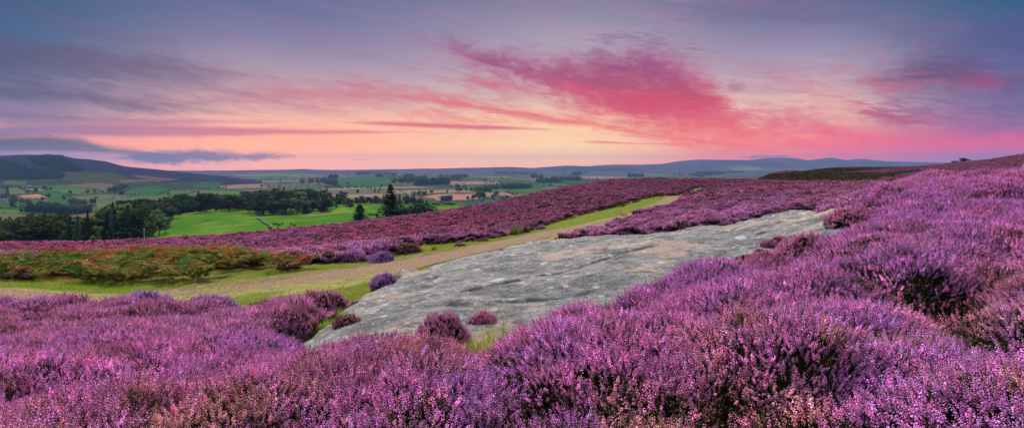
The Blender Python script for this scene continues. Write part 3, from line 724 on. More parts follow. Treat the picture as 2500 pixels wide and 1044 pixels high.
def tints(x, y, rid, m1, seed=0):
    """flower and foliage colour of each clump"""
    n = len(x); r = np.random.default_rng(seed + 100)
    V_ = np.array([0.88, 0.41, 0.92]); K_ = np.array([1.0, 0.44, 0.86]); S_ = np.array([0.98, 0.62, 0.56]); M_ = np.array([0.96, 0.36, 0.78]); B_ = np.array([0.42, 0.19, 0.20]); O_ = np.array([0.80, 0.46, 0.34])
    f1 = fbm(x / 1.1 + 3, y / 1.1, 101, 4, .7) + r.normal(0, .07, n); f2 = fbm(x / 0.6, y / 0.6 + 7, 103, 4, .7) + r.normal(0, .05, n); f3 = fbm(x / 4.5, y / 4.5, 105, 2)
    a1 = smooth(0.35, 0.65, f1 + 0.35 * (rid - 0.5))[:, None]
    c = V_ * (1 - a1) + K_ * a1
    a2 = smooth(0.54, 0.70, f2 + 0.3 * (rid - .5))[:, None] * 0.75; c = c * (1 - a2) + M_ * a2
    u = U0 + F * x / y; v = V0 - F * gz(x, y) / y
    warm = smooth(900, 1500, v + 0.22 * (u - 1250)) * smooth(650, 900, v)
    a3 = np.clip(smooth(0.50, 0.66, f3 * .5 + f2 * .5 + 0.16 * warm + r.normal(0, .04, n)) * (0.28 + 0.70 * warm), 0, 1)[:, None]; c = c * (1 - a3) + S_ * a3
    a4 = (smooth(960, 1080, v) * smooth(0.56, 0.7, f2))[:, None] * .6; c = c * (1 - a4) + O_ * a4
    far = smooth(14, 60, y)[:, None]
    D_ = np.array([0.47, 0.125, 0.27]); E_ = np.array([0.42, 0.145, 0.33])
    q = smooth(0.35, 0.65, fbm(x / 9, y / 9, 107, 3) + 0.3 * (rid - .5))[:, None]
    leftw = (1 - smooth(700, 1500, u))[:, None]
    cf = (D_ * q + E_ * (1 - q)) * (0.85 + 0.35 * leftw)
    c = c * (1 - far) + cf * far
    dkh = dark_heath(x, y)[:, None]; c = c * (1 - dkh) + np.array([0.055, 0.048, 0.02]) * dkh
    br = (smooth(0.76, 0.88, rid) * 0.6 * (0.5 + 0.5 * far[:, 0]))[:, None]; c = c * (1 - br) + B_ * br * 0.8
    c = c * np.clip(r.normal(1.03, .16, (n, 1)), .6, 1.45)
    g = np.array([0.045, 0.085, 0.018]) * (1 - rid[:, None]) + np.array([0.080, 0.065, 0.024]) * rid[:, None]
    g = g * r.uniform(.6, 1.4, (n, 1)) * (1 - .35 * far)
    return c, g

def field_points(y0, y1, sp, amax, seed, amin=None):
    r = np.random.default_rng(seed); xs = amax * y1
    nx = int(2 * xs / sp); ny = int((y1 - y0) / sp) + 1
    X, Y = np.meshgrid(np.arange(nx) * sp - xs, y0 + np.arange(ny) * sp); X = X + r.uniform(-.5, .5, X.shape) * sp; Y = Y + r.uniform(-.5, .5, Y.shape) * sp
    X = X.ravel(); Y = Y.ravel(); a = X / Y
    k = (a < amax) & (a > (amin if amin is not None else -amax)) & (Y > y0 * .98)
    return X[k], Y[k]

def place(X, Y, sink, tilt):
    e = 0.04 + 0.004 * Y
    h, rid, m1, m2 = canopy(X, Y); z = gz(X, Y)
    zx = (gz(X + e, Y) + canopy(X + e, Y)[0] - z - h) / e; zy = (gz(X, Y + e) + canopy(X, Y + e)[0] - z - h) / e
    zx = np.clip(zx, -1.6, 1.6) * tilt; zy = np.clip(zy, -1.6, 1.6) * tilt
    return h, rid, m1, m2, z, zx, zy

def visible(X, Y, top, slack=0.8, n=14):
    ok = np.ones(len(X), bool); s = top / Y
    for k in np.linspace(0.25, 0.97, n):
        ok &= gz(X * k, Y * k) < s * Y * k + slack
    return ok

def heather_layer(name, y0, y1, sp, amax, srcs, sink, tilt, seed, label, smin, smax, gap, bump_dn=0.0, amin=None, extra=None):
    X, Y = field_points(y0, y1, sp, amax, seed, amin)
    k = heather_mask(X, Y) > 0.02; X, Y = X[k], Y[k]
    if extra: k = extra(X, Y); X, Y = X[k], Y[k]
    h, rid, m1, m2, z, zx, zy = place(X, Y, sink, tilt)
    r = np.random.default_rng(seed + 1)
    gp = m1 * 0.75 + 0.25 * m2 + 0.25 * (fbm(X / 2.2, Y / 2.2, 141, 3) - 0.5)
    k = (gp + r.normal(0, 0.05, len(X)) > gap)
    if y0 > 30: k &= visible(X, Y, z + h)
    X, Y, h, rid, m1, z, zx, zy, gq = (q[k] for q in (X, Y, h, rid, m1, z, zx, zy, gp)); n = len(X)
    em = heather_mask(X, Y); low = smooth(0.0, 0.35, em)
    P = np.stack([X, Y, z + h * (0.35 + 0.65 * low) - sink], 1)
    nz = np.ones(n); L = np.sqrt(zx ** 2 + zy ** 2 + 1)
    rot = euler_from_normal(-zx / L, -zy / L, nz / L, r.uniform(0, 6.283, n))
    s = r.uniform(smin, smax, n) * (0.75 + 0.25 * low); scl = np.stack([s, s, s * r.uniform(.85, 1.2, n)], 1)
    t, g = tints(X, Y, rid, m1, seed)
    ng = len(srcs)
    pick = r.integers(0, ng, n)
    if y0 < 30: pick = np.where(gq + r.normal(0, .05, n) < 0.57, np.where(r.uniform(size=n) < .55, ng - 1, ng - 2), pick)
    return scatter(name, P, rot, scl, pick, srcs, t, label, 'heather', tint2=g)
HL0 = [clump0(s).obj('sprig_clump', mh) for s in (1, 2, 3, 4, 5)] + [clump0(6, bloom=0.42).obj('sprig_clump', mh), clump0(7, n=20, bloom=0.05, h=.14).obj('sprig_clump', mh)]
HL1 = [clump1(s).obj('sprig_tuft', mh) for s in (11, 12, 13, 14)] + [clump1(15, bloom=.2).obj('sprig_tuft', mh)]
HL2 = [clump2(s).obj('heath_tuft', mh) for s in (21, 22, 23, 24)] + [clump2(25, bloom=.3).obj('heath_tuft', mh)]
heather_layer('heather', 1.7, 16.5, 0.076, 1.30, HL0, 0.135, 0.8, 1, 'bushy purple and pink heather covering the slope in front of the rock', 0.68, 1.08, 0.29)
heather_layer('heather', 16.5, 46, 0.215, 1.05, HL1, 0.17, 0.7, 2, 'purple heather bordering the track and the far side of the rock', 0.85, 1.3, 0.12)
heather_layer('heather', 46, 170, 0.46, 0.98, HL2, 0.16, 0.6, 3, 'magenta heather spreading over the moor up to its skyline', 0.6, 1.0, 0.10)
heather_layer('heather', 170, 500, 1.5, 0.98, HL2, 0.4, 0.5, 4, 'dark heath on the far hillside behind the moor', 0.9, 1.7, -1.0, amin=0.25)

# ---------------------------------------------------------------- meadow, valley and hills beyond the moor
VP = []
def vline(u, *yz):
    for Y, z in yz: VP.append((u, Y, z))
vline(-1500, (120, -20), (300, -40), (600, -60), (1000, -73), (2000, -66), (5000, -76), (12000, -76))
vline(-700, (120, -20), (300, -40), (600, -60), (1000, -73), (2000, -64), (5000, -76), (12000, -76))
vline(0, (120, -21), (180, -28), (230, -33), (300, -40), (450, -52), (650, -62), (1000, -74), (1500, -74), (2000, -66), (5000, -76), (12000, -76))
vline(200, (120, -21), (200, -30), (300, -38), (450, -48), (650, -60), (1000, -74), (1800, -72))
vline(400, (120, -20), (200, -29), (300, -34.8), (400, -37.4), (480, -37.3), (560, -43), (800, -62), (1200, -75))
vline(560, (120, -20), (200, -29), (300, -34.6), (380, -34.6), (450, -34.2), (560, -38), (700, -48), (900, -66), (1500, -76))
vline(750, (120, -19), (200, -28), (300, -33.5), (400, -35), (480, -36.6), (560, -37.5), (650, -42), (850, -60), (1200, -75))
vline(860, (120, -18), (200, -27), (300, -34), (400, -33.6), (520, -33.2), (620, -38), (850, -60), (1200, -75))
vline(1000, (120, -17), (200, -25), (300, -31), (420, -30.9), (560, -35.7), (700, -44), (900, -62), (1400, -76))
vline(1120, (120, -17), (200, -25), (300, -31), (430, -29.6), (560, -37), (700, -50), (900, -66), (1500, -76))
vline(1400, (150, -18), (300, -34), (500, -52), (900, -70), (2000, -76), (5000, -76), (12000, -76))
vline(1900, (200, -30), (400, -50), (900, -70), (2000, -76), (5000, -76), (12000, -76))
vline(2600, (300, -50), (600, -62), (1000, -72), (2000, -76), (5000, -76), (12000, -76))
vline(3500, (300, -50), (1000, -72), (5000, -76), (12000, -76))
VP += [(900, 3200, -68), (1000, 3600, -64), (1150, 3200, -70), (700, 4200, -76), (600, 2500, -76), (1400, 3400, -74)]
VP = np.array(VP, float)
_v = TPS((VP[:, 0] - U0) / F, np.log(VP[:, 1]), VP[:, 2], 2e-4)
def vz(x, y):
    x = np.asarray(x, float); y = np.asarray(y, float)
    z = _v(np.clip(x / y, -2.2, 2.2), np.log(y))
    return z + np.clip((y - 200) / 800, 0, 1) * 3.5 * (fbm(x / 210, y / 260, 201, 3) - 0.5) + 0.6 * (fbm(x / 22, y / 30, 205, 3) - 0.5) + 4.5 * (fbm(x / 48, y / 70, 207, 3) - 0.5) * smooth(260, 330, y) * (1 - smooth(540, 700, y))
def land(x, y):
    return np.maximum(gz(x, y), vz(x, y)) if np.max(y) < 640 else vz(x, y)
def vhit(u, v, y0=150, y1=9000):
    return hit(u, v, 0.0, y0, y1, vz)

Z1 = lambda *p: [(x / 3.729, 360 + y / 3.729) for x, y in p]
Z3 = lambda *p: [(650 + x / 4.015, 380 + y / 4.015) for x, y in p]
Z4 = lambda *p: [(1200 + x / 3.846, 370 + y / 3.846) for x, y in p]
gA, gB, gC = (0.045, 0.125, 0.030), (0.075, 0.175, 0.030), (0.040, 0.095, 0.036)
yG, tN, pK, pB, oL = (0.11, 0.155, 0.05), (0.17, 0.14, 0.075), (0.42, 0.22, 0.16), (0.15, 0.095, 0.09), (0.07, 0.078, 0.032)
pT, sG = (0.32, 0.21, 0.155), (0.125, 0.145, 0.075)
FIELDS = [  # land cover, hedged?
 (oL, Z1((560, 225), (1000, 220), (1220, 290), (1110, 330), (800, 325), (560, 300)), 0),
 (gB, Z1((300, 350), (560, 343), (950, 410), (690, 438), (420, 390)), 1), (gA, Z1((270, 385), (420, 392), (690, 440), (600, 480), (420, 490), (300, 480)), 0),
 (yG, Z1((65, 370), (140, 362), (330, 415), (70, 438)), 1), (pK, Z1((66, 442), (350, 422), (455, 455), (200, 476), (70, 474)), 1),
 (tN, Z1((560, 343), (900, 323), (1100, 345), (1080, 375), (930, 398)), 1), (gC, Z1((1060, 322), (1360, 303), (1380, 330), (1130, 345)), 0),
 (sG, Z1((600, 443), (960, 420), (1260, 440), (900, 482), (740, 482)), 1), (gA, Z1((1090, 410), (1270, 360), (1440, 345), (1560, 385), (1440, 432), (1100, 432)), 1),
 (gB, Z1((1440, 430), (1560, 388), (1810, 400), (1640, 436)), 1), (yG, Z1((740, 486), (1260, 444), (1620, 440), (1500, 480), (900, 540)), 0),
 (gA, Z1((-200, 510), (350, 498), (560, 540), (240, 560), (-200, 556)), 1), (gB, Z1((-300, 560), (520, 548), (800, 585), (500, 612), (-300, 604)), 1),
 (tN, Z1((520, 543), (760, 520), (900, 540), (700, 567)), 0), (pB, Z1((1200, 248), (1440, 268), (1640, 290), (1430, 312), (1250, 272)), 1),
 (gC, Z1((1500, 322), (1810, 310), (1720, 362), (1540, 342)), 1), (gA, Z1((1730, 357), (1830, 310), (2045, 312), (1960, 372)), 1),
 (pT, Z1((1975, 347), (2240, 334), (2424, 328), (2460, 365), (2050, 378)), 1), (gA, Z1((1850, 395), (1910, 372), (2270, 374), (2200, 402)), 0),
 (gB, Z1((50, 298), (250, 310), (235, 342), (20, 332)), 1), (gC, Z1((310, 278), (520, 278), (500, 312), (345, 312)), 0), (gA, Z1((-200, 365), (60, 372), (60, 460), (-200, 455)), 1),
 (sG, Z1((1080, 300), (1290, 290), (1400, 305), (1100, 322)), 0), (gC, Z1((980, 395), (1270, 355), (1090, 412)), 0),
 (gA, Z3((590, 237), (860, 210), (1040, 180), (1250, 200), (1230, 300), (1000, 312), (640, 272)), 1), (pB, Z3((350, 217), (620, 210), (720, 200), (590, 240), (345, 246)), 1),
 (gC, Z3((1040, 183), (1400, 190), (1470, 232), (1250, 242)), 1), (pT, Z3((1300, 342), (1640, 330), (1625, 372), (1400, 388)), 1),
 (pK, Z3((1500, 402), (1660, 378), (2060, 372), (2090, 425), (1900, 440), (1700, 440)), 1), (pT, Z3((1700, 366), (2350, 356), (2450, 392), (2100, 418), (2060, 368)), 1),
 (pT, Z3((1790, 255), (2120, 253), (2180, 282), (1800, 290)), 1), (pK, Z3((2120, 253), (2460, 262), (2400, 284), (2200, 277)), 0),
 (gB, Z3((1860, 300), (2430, 288), (2310, 332), (1900, 326)), 1), (gC, Z3((1700, 452), (2100, 436), (2400, 402), (2330, 450), (2000, 500), (1780, 480)), 1),
 (sG, Z3((500, 342), (1100, 330), (1180, 362), (700, 384)), 0), (pT, Z3((540, 320), (930, 310), (1000, 327), (560, 337)), 0),
 (pT, Z4((-100, 386), (250, 388), (225, 412), (-60, 428)), 1), (gA, Z4((-60, 432), (160, 420), (70, 462), (-100, 470)), 1), (pK, Z4((20, 283), (160, 285), (185, 306), (20, 306)), 0),
 (gA, Z4((100, 250), (430, 288), (600, 322), (200, 362), (40, 322)), 1), (pT, Z4((470, 263), (670, 268), (650, 287), (480, 282)), 1),
 (pT, Z4((830, 233), (1010, 229), (1290, 240), (1100, 252), (900, 256)), 1), (pT, Z4((1530, 183), (1760, 186), (1950, 202), (1900, 217), (1600, 202)), 1),
 (gA, Z4((1660, 233), (2060, 238), (2060, 252), (1700, 252)), 0), (gC, Z4((2080, 192), (2520, 200), (2520, 242), (2200, 242)), 1),
]
FORESTS = [Z1((-400, 100), (0, 112), (130, 128), (250, 178), (480, 208), (590, 248), (560, 282), (300, 292), (-400, 282)),
           Z1((250, 88), (420, 74), (560, 80), (640, 130), (700, 170), (765, 207), (640, 218), (480, 200), (330, 150))]
def inpoly(P, u, v):
    r = np.zeros(np.shape(u), bool)
    for i in range(len(P)):
        ax, ay = P[i]; bx, by = P[(i + 1) % len(P)]
        if ay != by: r ^= ((ay > v) != (by > v)) & (u < (bx - ax) * (v - ay) / (by - ay) + ax)
    return r
PAL = np.array([gA, gC, gA, sG, tN, gC, pT, yG, gB, pB])
def field_cells(x, y, k=1.0):
    """a patchwork of fields in the world: random colour per plot"""
    th = 0.5 + 0.6 * (fbm(x / 2600, y / 2600, 301, 2) - 0.5); wx = x + 60 * (fbm(x / 400, y / 400, 303, 2) - .5); wy = y + 60 * (fbm(x / 400, y / 400, 305, 2) - .5)
    a = (wx * np.cos(th) + wy * np.sin(th)) / (230 * k); b_ = (-wx * np.sin(th) + wy * np.cos(th)) / (170 * k)
    ia, ib = np.floor(a), np.floor(b_ + 0.4 * _hash(np.floor(a), np.floor(a) * 0, 7))
    h = _hash(ia, ib, 309); return PAL[(h * 9.999).astype(int)] * (0.8 + 0.4 * _hash(ia, ib, 311))[..., None]
def land_colour(x, y, z):
    u = U0 + F * x / y; v = V0 - F * z / y
    c = field_cells(x, y, np.where(y > 2600, 1.5, 1.0)) * 0.9
    m = 0.10 * (fbm(x / 120, y / 120, 313, 3) - .5)[..., None]
    for k, P, _ in FIELDS: c[inpoly(P, u, v)] = k
    return np.clip(c * 0.56 * (1 + 4 * m), 0.006, 1)

vY = np.concatenate([np.exp(np.linspace(math.log(110), math.log(700), 150)), F * 76 / np.linspace(564, 416.0, 260)[2:] * 0 + np.array([F * 76 / (v - V0) for v in np.linspace(564, 416.0, 260)[2:]])])
vY = np.unique(np.round(vY, 2))
vA = np.linspace((-900 - U0) / F, (3300 - U0) / F, 1000)
VY, VA = np.meshgrid(vY, vA, indexing='ij'); VX = VA * VY
VZ = vz(VX, VY)
VU = U0 + F * VA
lc = land_colour(VX, VY, VZ)
mdw = (1 - smooth(640, 720, VY + 60 * (fbm(VX / 60, VY / 60, 315, 2) - .5)))[..., None]
q = fbm(VX / 26, VY / 34, 317, 4)
md = np.array([0.036, 0.118, 0.010]) * (1 - smooth(.35, .7, q))[..., None] + np.array([0.088, 0.160, 0.020]) * smooth(.35, .7, q)[..., None]
rough = smooth(.60, .68, fbm(VX / 30, VY / 14, 319, 3))[..., None] * 0.7
md = md * (1 - rough) + np.array([0.05, 0.075, 0.018]) * rough
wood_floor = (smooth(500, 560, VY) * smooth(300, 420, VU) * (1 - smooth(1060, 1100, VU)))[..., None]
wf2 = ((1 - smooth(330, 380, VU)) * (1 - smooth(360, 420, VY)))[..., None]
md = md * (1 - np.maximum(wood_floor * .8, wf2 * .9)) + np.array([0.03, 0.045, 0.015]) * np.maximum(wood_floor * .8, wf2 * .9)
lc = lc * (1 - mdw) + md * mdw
def land_material(name, fine=1.0):
    m, nt, b = material(name, 0.95, 0.05)
    pos = nt.node('ShaderNodeNewGeometry').outputs['Position']
    n1 = nt.noise(pos, 0.9 * fine, 4, 0.7); n2 = nt.noise(pos, 0.06 * fine, 4, 0.65)
    f = 0.45 + n1 * 0.55 + n2 * 0.55
    nt.set(b.inputs['Base Color'], nt.mix(1.0, nt.attr('land').outputs['Color'], nt.combine(f, f, f), 'MULTIPLY'))
    bump(nt, b, n1 + n2 * 3, 0.5, 0.5)
    matte(nt, b)
    return m
m_valley = land_material('farmland')
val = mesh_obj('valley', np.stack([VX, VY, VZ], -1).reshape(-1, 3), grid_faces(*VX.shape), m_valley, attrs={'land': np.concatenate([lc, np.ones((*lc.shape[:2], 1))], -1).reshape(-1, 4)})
tag(val, kind='structure')

m_hill = land_material('hill_heath', 0.25)
def ridge(name, crest, Yc, Yf, Yb, seed, rough, colf, na=900, nr=70):
    cu = np.array([p[0] for p in crest]); cv = np.array([p[1] for p in crest])
    us = np.linspace(cu[0], cu[-1], na); zc = (V0 - np.interp(us, cu, cv)) / F * Yc
    k = np.ones(9) / 9; zc = np.convolve(np.pad(zc, 4, 'edge'), k, 'valid')
    t = np.concatenate([np.linspace(0, 1, nr), np.linspace(1, 1.6, 14)[1:]])
    yy = np.where(t <= 1, Yf + (Yc - Yf) * t, Yc + (Yb - Yc) * (t - 1) / .6)
    Yg = yy[:, None] * np.ones(na); A = ((us - U0) / F)[None]; X = A * Yg
    s = np.where(t <= 1, smooth(0, 1, t ** 1.05) * 0.85 + 0.15 * t, 1 - 0.9 * (t - 1))[:, None]
    gully = fbm(X / (Yc * .05) + 0.3 * Yg / (Yc * .05), Yg / (Yc * .16), seed, 4) - 0.5
    Z = -86 + (zc[None] + 86) * s + gully * rough * (np.clip(1 - abs(t - 0.55) / .5, 0, 1))[:, None]
    Z += (fbm(X / (Yc * .006), Yg / (Yc * .006), seed + 3, 3) - .5) * rough * 0.05
    c = colf(X, Yg, Z, t[:, None] * np.ones(na))
    o = mesh_obj(name, np.stack([X, Yg, Z], -1).reshape(-1, 3), grid_faces(*X.shape), m_hill, attrs={'land': np.concatenate([c, np.ones((*c.shape[:2], 1))], -1).reshape(-1, 4)})
    tag(o, kind='structure'); return o, X, Yg, Z
def col_left(x, y, z, t):
    u = U0 + F * x / y; v = V0 - F * z / y
    q = fbm(x / 300, y / 500, 331, 4)[..., None]
    c = np.array([0.013, 0.014, 0.032]) * (1 - q) + np.array([0.020, 0.020, 0.030]) * q
    lowr = (1 - smooth(0.3, 0.5, t + 0.2 * (q[..., 0] - .5)))[..., None]
    c = c * (1 - lowr) + (np.array([0.020, 0.034, 0.015]) * (1 - q) + np.array([0.036, 0.034, 0.018]) * q) * lowr
    for k, P, _ in FIELDS: c[inpoly(P, u, v)] = np.array(k) * .5
    for P in FORESTS: c[inpoly(P, u + 8 * (fbm(x / 60, y / 60, 333, 2) - .5), v)] = (0.003, 0.010, 0.010)
    return c
def col_far(seed, base, green):
    def f(x, y, z, t):
        q = fbm(x / 700, y / 1400, seed, 4)[..., None]; c = np.array(base) * (0.7 + 0.6 * q)
        g = (1 - smooth(green - .15, green + .15, t + 0.5 * (fbm(x / 900, y / 1600, seed + 2, 3) - .5)))[..., None]
        c = c * (1 - g) + field_cells(x, y, 2.4) * 0.85 * g
        wd = smooth(.58, .62, fbm(x / 420, y / 600, seed + 5, 3))[..., None] * (1 - smooth(.5, .8, t))[..., None]
        return c * (1 - wd) + np.array([0.02, 0.035, 0.02]) * wd
    return f
hillL = ridge('hill', [(-900, 372), (-400, 372), (0, 380), (30, 379), (64, 377.5), (150, 380), (185, 387), (212, 388), (255, 393), (300, 405), (330, 409), (380, 413), (420, 417), (480, 424), (560, 432), (640, 445)], 2600, 1650, 3400, 341, 26, col_left, 800, 110)
ridge('hill', [(380, 440), (430, 432), (480, 427), (520, 425), (560, 427), (600, 433), (660, 442)], 4200, 3500, 4800, 351, 14, col_far(353, (0.06, 0.045, 0.055), .3), 300, 40)
ridge('hills', [(100, 420), (380, 419), (420, 417), (500, 416), (560, 416), (640, 414.5), (700, 414), (726, 413), (745, 412), (762, 414), (850, 415), (920, 413.5), (1000, 412.5), (1040, 411), (1100, 413), (1200, 414), (1300, 416), (1500, 417), (1700, 416), (2000, 416), (2400, 420), (3000, 420)], 6000, 4700, 6900, 361, 30, col_far(363, (0.06, 0.045, 0.06), .35), 1200, 60)
ridge('hills', [(500, 420), (700, 416), (900, 414), (950, 413), (1080, 411.5), (1130, 410), (1200, 408), (1250, 407), (1300, 410), (1380, 404), (1430, 406), (1500, 402), (1560, 402), (1620, 400), (1650, 394), (1700, 389.5), (1760, 390), (1810, 390), (1850, 392), (1900, 395), (2000, 400), (2100, 404), (2300, 408), (2500, 412), (3200, 415)], 7500, 6000, 8200, 371, 50, col_far(373, (0.055, 0.04, 0.055), .38), 1200, 60)
ridge('hills', [(1500, 415), (1700, 400), (1800, 393), (1840, 389), (1890, 384), (1920, 385), (1950, 387), (1970, 391.5), (2000, 388), (2028, 384.5), (2050, 388), (2070, 392), (2085, 389), (2105, 387.5), (2130, 390), (2160, 393), (2180, 394), (2220, 395), (2330, 397), (2500, 402), (3000, 405), (3600, 408)], 9000, 7400, 9900, 381, 70, col_far(383, (0.05, 0.042, 0.055), .38), 1000, 60)

# ---------------------------------------------------------------- trees
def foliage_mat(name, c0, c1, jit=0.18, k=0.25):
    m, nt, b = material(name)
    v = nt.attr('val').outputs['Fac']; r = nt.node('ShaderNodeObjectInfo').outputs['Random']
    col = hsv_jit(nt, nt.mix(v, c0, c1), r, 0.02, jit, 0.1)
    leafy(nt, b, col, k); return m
m_spruce = foliage_mat('spruce_needles', (0.013, 0.030, 0.020), (0.046, 0.085, 0.046), .3, .1)
m_young = foliage_mat('young_conifer_needles', (0.018, 0.045, 0.034), (0.050, 0.095, 0.062), .2, .15)
m_oak = foliage_mat('dark_leaves', (0.018, 0.036, 0.012), (0.072, 0.105, 0.032), .35)
m_lime = foliage_mat('pale_leaves', (0.05, 0.09, 0.03), (0.15, 0.22, 0.075), .2)
m_pine = foliage_mat('pine_needles', (0.015, 0.032, 0.016), (0.058, 0.082, 0.034), .25)
mb, nt, b = material('bark', 0.95, .1)
pos = nt.node('ShaderNodeTexCoord').outputs['Object']
nt.set(b.inputs['Base Color'], nt.ramp(nt.noise(nt.node('ShaderNodeMapping', {'Vector': pos, 'Scale': (3, 3, .6)}).outputs[0], 3, 5, .7), [(.3, (.03, .022, .016)), (.7, (.11, .085, .06))]))

def tube_rings(P, rad, ns=6):
    P = np.array(P, float); V = []; Fc = []
    for i, p in enumerate(P):
        d = P[min(i + 1, len(P) - 1)] - P[max(i - 1, 0)]; d /= np.linalg.norm(d) + 1e-9
        t = np.cross(d, [0.31, 0.95, 0.05]); t /= np.linalg.norm(t) + 1e-9; s = np.cross(d, t)
        for k in range(ns):
            V.append(p + rad[i] * (math.cos(6.2832 * k / ns) * t + math.sin(6.2832 * k / ns) * s))
    for i in range(len(P) - 1):
        for k in range(ns):
            a, b_ = i * ns + k, i * ns + (k + 1) % ns
            Fc.append((a, b_, b_ + ns, a + ns))
    return V, Fc
class Tubes:
    def __init__(s): s.V = []; s.F = []
    def add(s, P, rad, ns=6):
        V, Fc = tube_rings(P, rad, ns); o = len(s.V); s.V += V; s.F += [tuple(i + o for i in f) for f in Fc]
    def obj(s, name, mat, parent=None, link=True): return mesh_obj(name, np.array(s.V), s.F, mat, parent, link=link)

def leaf_quads(P, N, size, rr, droop=0.0):
    """small bent leaf sprays at points P facing about N"""
    n = len(P); N = N / (np.linalg.norm(N, axis=1, keepdims=True) + 1e-9)
    r = rr.normal(0, 1, (n, 3)); T = np.cross(N, r); T /= np.linalg.norm(T, axis=1, keepdims=True) + 1e-9; B = np.cross(N, T)
    s = size * rr.uniform(.6, 1.3, (n, 1)); e = s * rr.uniform(.45, .8, (n, 1))
    V = np.stack([P - T * s - N * s * .25, P - B * e, P + T * s - N * s * .25, P + B * e], 1).reshape(-1, 3)
    i = np.arange(n)[:, None] * 4
    Fc = np.concatenate([i + np.array([[0, 1, 3]]), i + np.array([[1, 2, 3]])])
    return V, Fc

def conifer(seed, h, r, full=1.0, step=None, gap=0.0, name='conifer', leafm=None, size=None, base=0.06, curve=0.85, dead=0.0):
    """trunk and whorls of drooping branches hung with needle sprays; every branch its own length"""
    rr = np.random.default_rng(seed); T = Tubes(); T.add([(0, 0, -1.5), (0, 0, h * .5), (0, 0, h * .98)], [h * .018, h * .011, .03], 7)
    P = []; N = []; vv = []; z = h * base; step = step or h / 26; size = size or h * .022
    lean = rr.normal(0, .012, 2)
    while z < h * .985:
        k = (z / h); R_ = r * (1 - k) ** curve * (0.9 + 0.2 * rr.uniform()) + 0.02 * h * .3
        nb = int(rr.integers(6, 9) + 4 * (1 - k))
        ph = rr.uniform(0, 6.28)
        for j in range(nb):
            if rr.uniform() < gap: continue
            th = ph + 6.283 * j / nb + rr.normal(0, .18); L = R_ * rr.uniform(.62, 1.16); up = 0.35 * k - 0.12 + rr.normal(0, .07)
            d = np.array([math.cos(th), math.sin(th), up])
            m = max(3, int(L / (size * .62)))
            for q in range(m):
                f = (q + rr.uniform(.2, 1)) / m
                wdt = L * .20 * (1 - f * .7)
                side = rr.uniform(-1, 1) * wdt
                p = np.array([lean[0] * z, lean[1] * z, z]) + d * L * f + np.array([-math.sin(th), math.cos(th), 0]) * side + np.array([0, 0, -.16 * L * f * f - abs(side) * .35 + rr.normal(0, size * .3) + (.10 * L * max(0, f - .75) * 4 if k > .1 else 0)])
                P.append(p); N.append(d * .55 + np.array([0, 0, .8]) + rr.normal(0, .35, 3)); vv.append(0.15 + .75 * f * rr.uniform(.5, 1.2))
        z += step * rr.uniform(.75, 1.2)
    for q in range(12): P.append(np.array([lean[0] * h, lean[1] * h, h * (.955 + .045 * q / 12)]) + rr.normal(0, size * .15, 3)); N.append(np.array([rr.normal(), rr.normal(), .3])); vv.append(.5)
    P = np.array(P); N = np.array(N); V, Fc = leaf_quads(P, N, size, rr); va = np.repeat(np.clip(vv, 0, 1), 4)
    return T, (V, Fc, va), leafm or m_spruce

def broadleaf(seed, h, r, leafm=None, size=None, trunk=.18, nl=9, dens=1.0, squash=1.0, pine=False):
    """forked trunk and limbs, each limb carrying a few uneven leaf clumps"""
    rr = np.random.default_rng(seed); T = Tubes(); top = h * (.62 if not pine else .8); size = size or h * .028
    b0 = np.array([rr.normal(0, .03) * h, rr.normal(0, .03) * h, top]); T.add([(0, 0, -1.5), (b0[0] * .3, b0[1] * .3, h * trunk), b0], [h * .026, h * .02, h * .008], 7)
    P = []; N = []; vv = []
    for j in range(nl):
        th = 6.283 * j / nl * 1.0 + rr.normal(0, .4); k = rr.uniform(0, 1) ** .8
        z0 = h * (trunk + (.5 if not pine else .55) * k * .8); s0 = np.array([b0[0] * z0 / top, b0[1] * z0 / top, z0])
        ln = r * rr.uniform(.55, 1.0) * (1.05 - .45 * k); e = s0 + np.array([math.cos(th) * ln, math.sin(th) * ln, h * rr.uniform(.10, .30) * (1.1 - .3 * k)])
        T.add([s0, (s0 + e) / 2 + rr.normal(0, .02, 3) * h + np.array([0, 0, .01 * h]), e], [h * .010, h * .007, h * .003], 5)
        for q in range(int(rr.integers(3, 5))):
            f = rr.uniform(.45, 1.1); c = s0 + (e - s0) * f + rr.normal(0, .055, 3) * h; cr_ = r * rr.uniform(.20, .40) * (.8 if pine else 1); 
            n = int(44 * dens * (cr_ / (.3 * r)) ** 2)
            d = rr.normal(0, 1, (n, 3)); d /= np.linalg.norm(d, axis=1, keepdims=True); rad = rr.uniform(.45, 1.05, (n, 1)) ** .6
            p = c + d * rad * cr_ * np.array([1, 1, (.72 if not pine else .45) * squash]); P.append(p); N.append(d + rr.normal(0, .45, (n, 3)) + [0, 0, .3])
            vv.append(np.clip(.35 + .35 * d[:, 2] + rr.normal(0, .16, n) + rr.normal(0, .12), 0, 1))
    for q in range(5):
        c = b0 + rr.normal(0, .5, 3) * np.array([r, r, r * .25]) * .5 + np.array([0, 0, h * .2]); n = int(50 * dens); d = rr.normal(0, 1, (n, 3)); d /= np.linalg.norm(d, axis=1, keepdims=True); cr_ = r * rr.uniform(.3, .45)
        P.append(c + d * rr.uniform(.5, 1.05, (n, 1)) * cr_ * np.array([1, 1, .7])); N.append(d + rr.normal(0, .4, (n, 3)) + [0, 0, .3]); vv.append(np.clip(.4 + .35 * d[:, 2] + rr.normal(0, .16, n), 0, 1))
    P = np.concatenate(P); N = np.concatenate(N); va = np.concatenate(vv); V, Fc = leaf_quads(P, N, size, rr)
    V[:, 2] *= h / max(V[:, 2].max(), 1e-6)
    return T, (V, Fc, np.repeat(va, 4)), leafm or m_oak

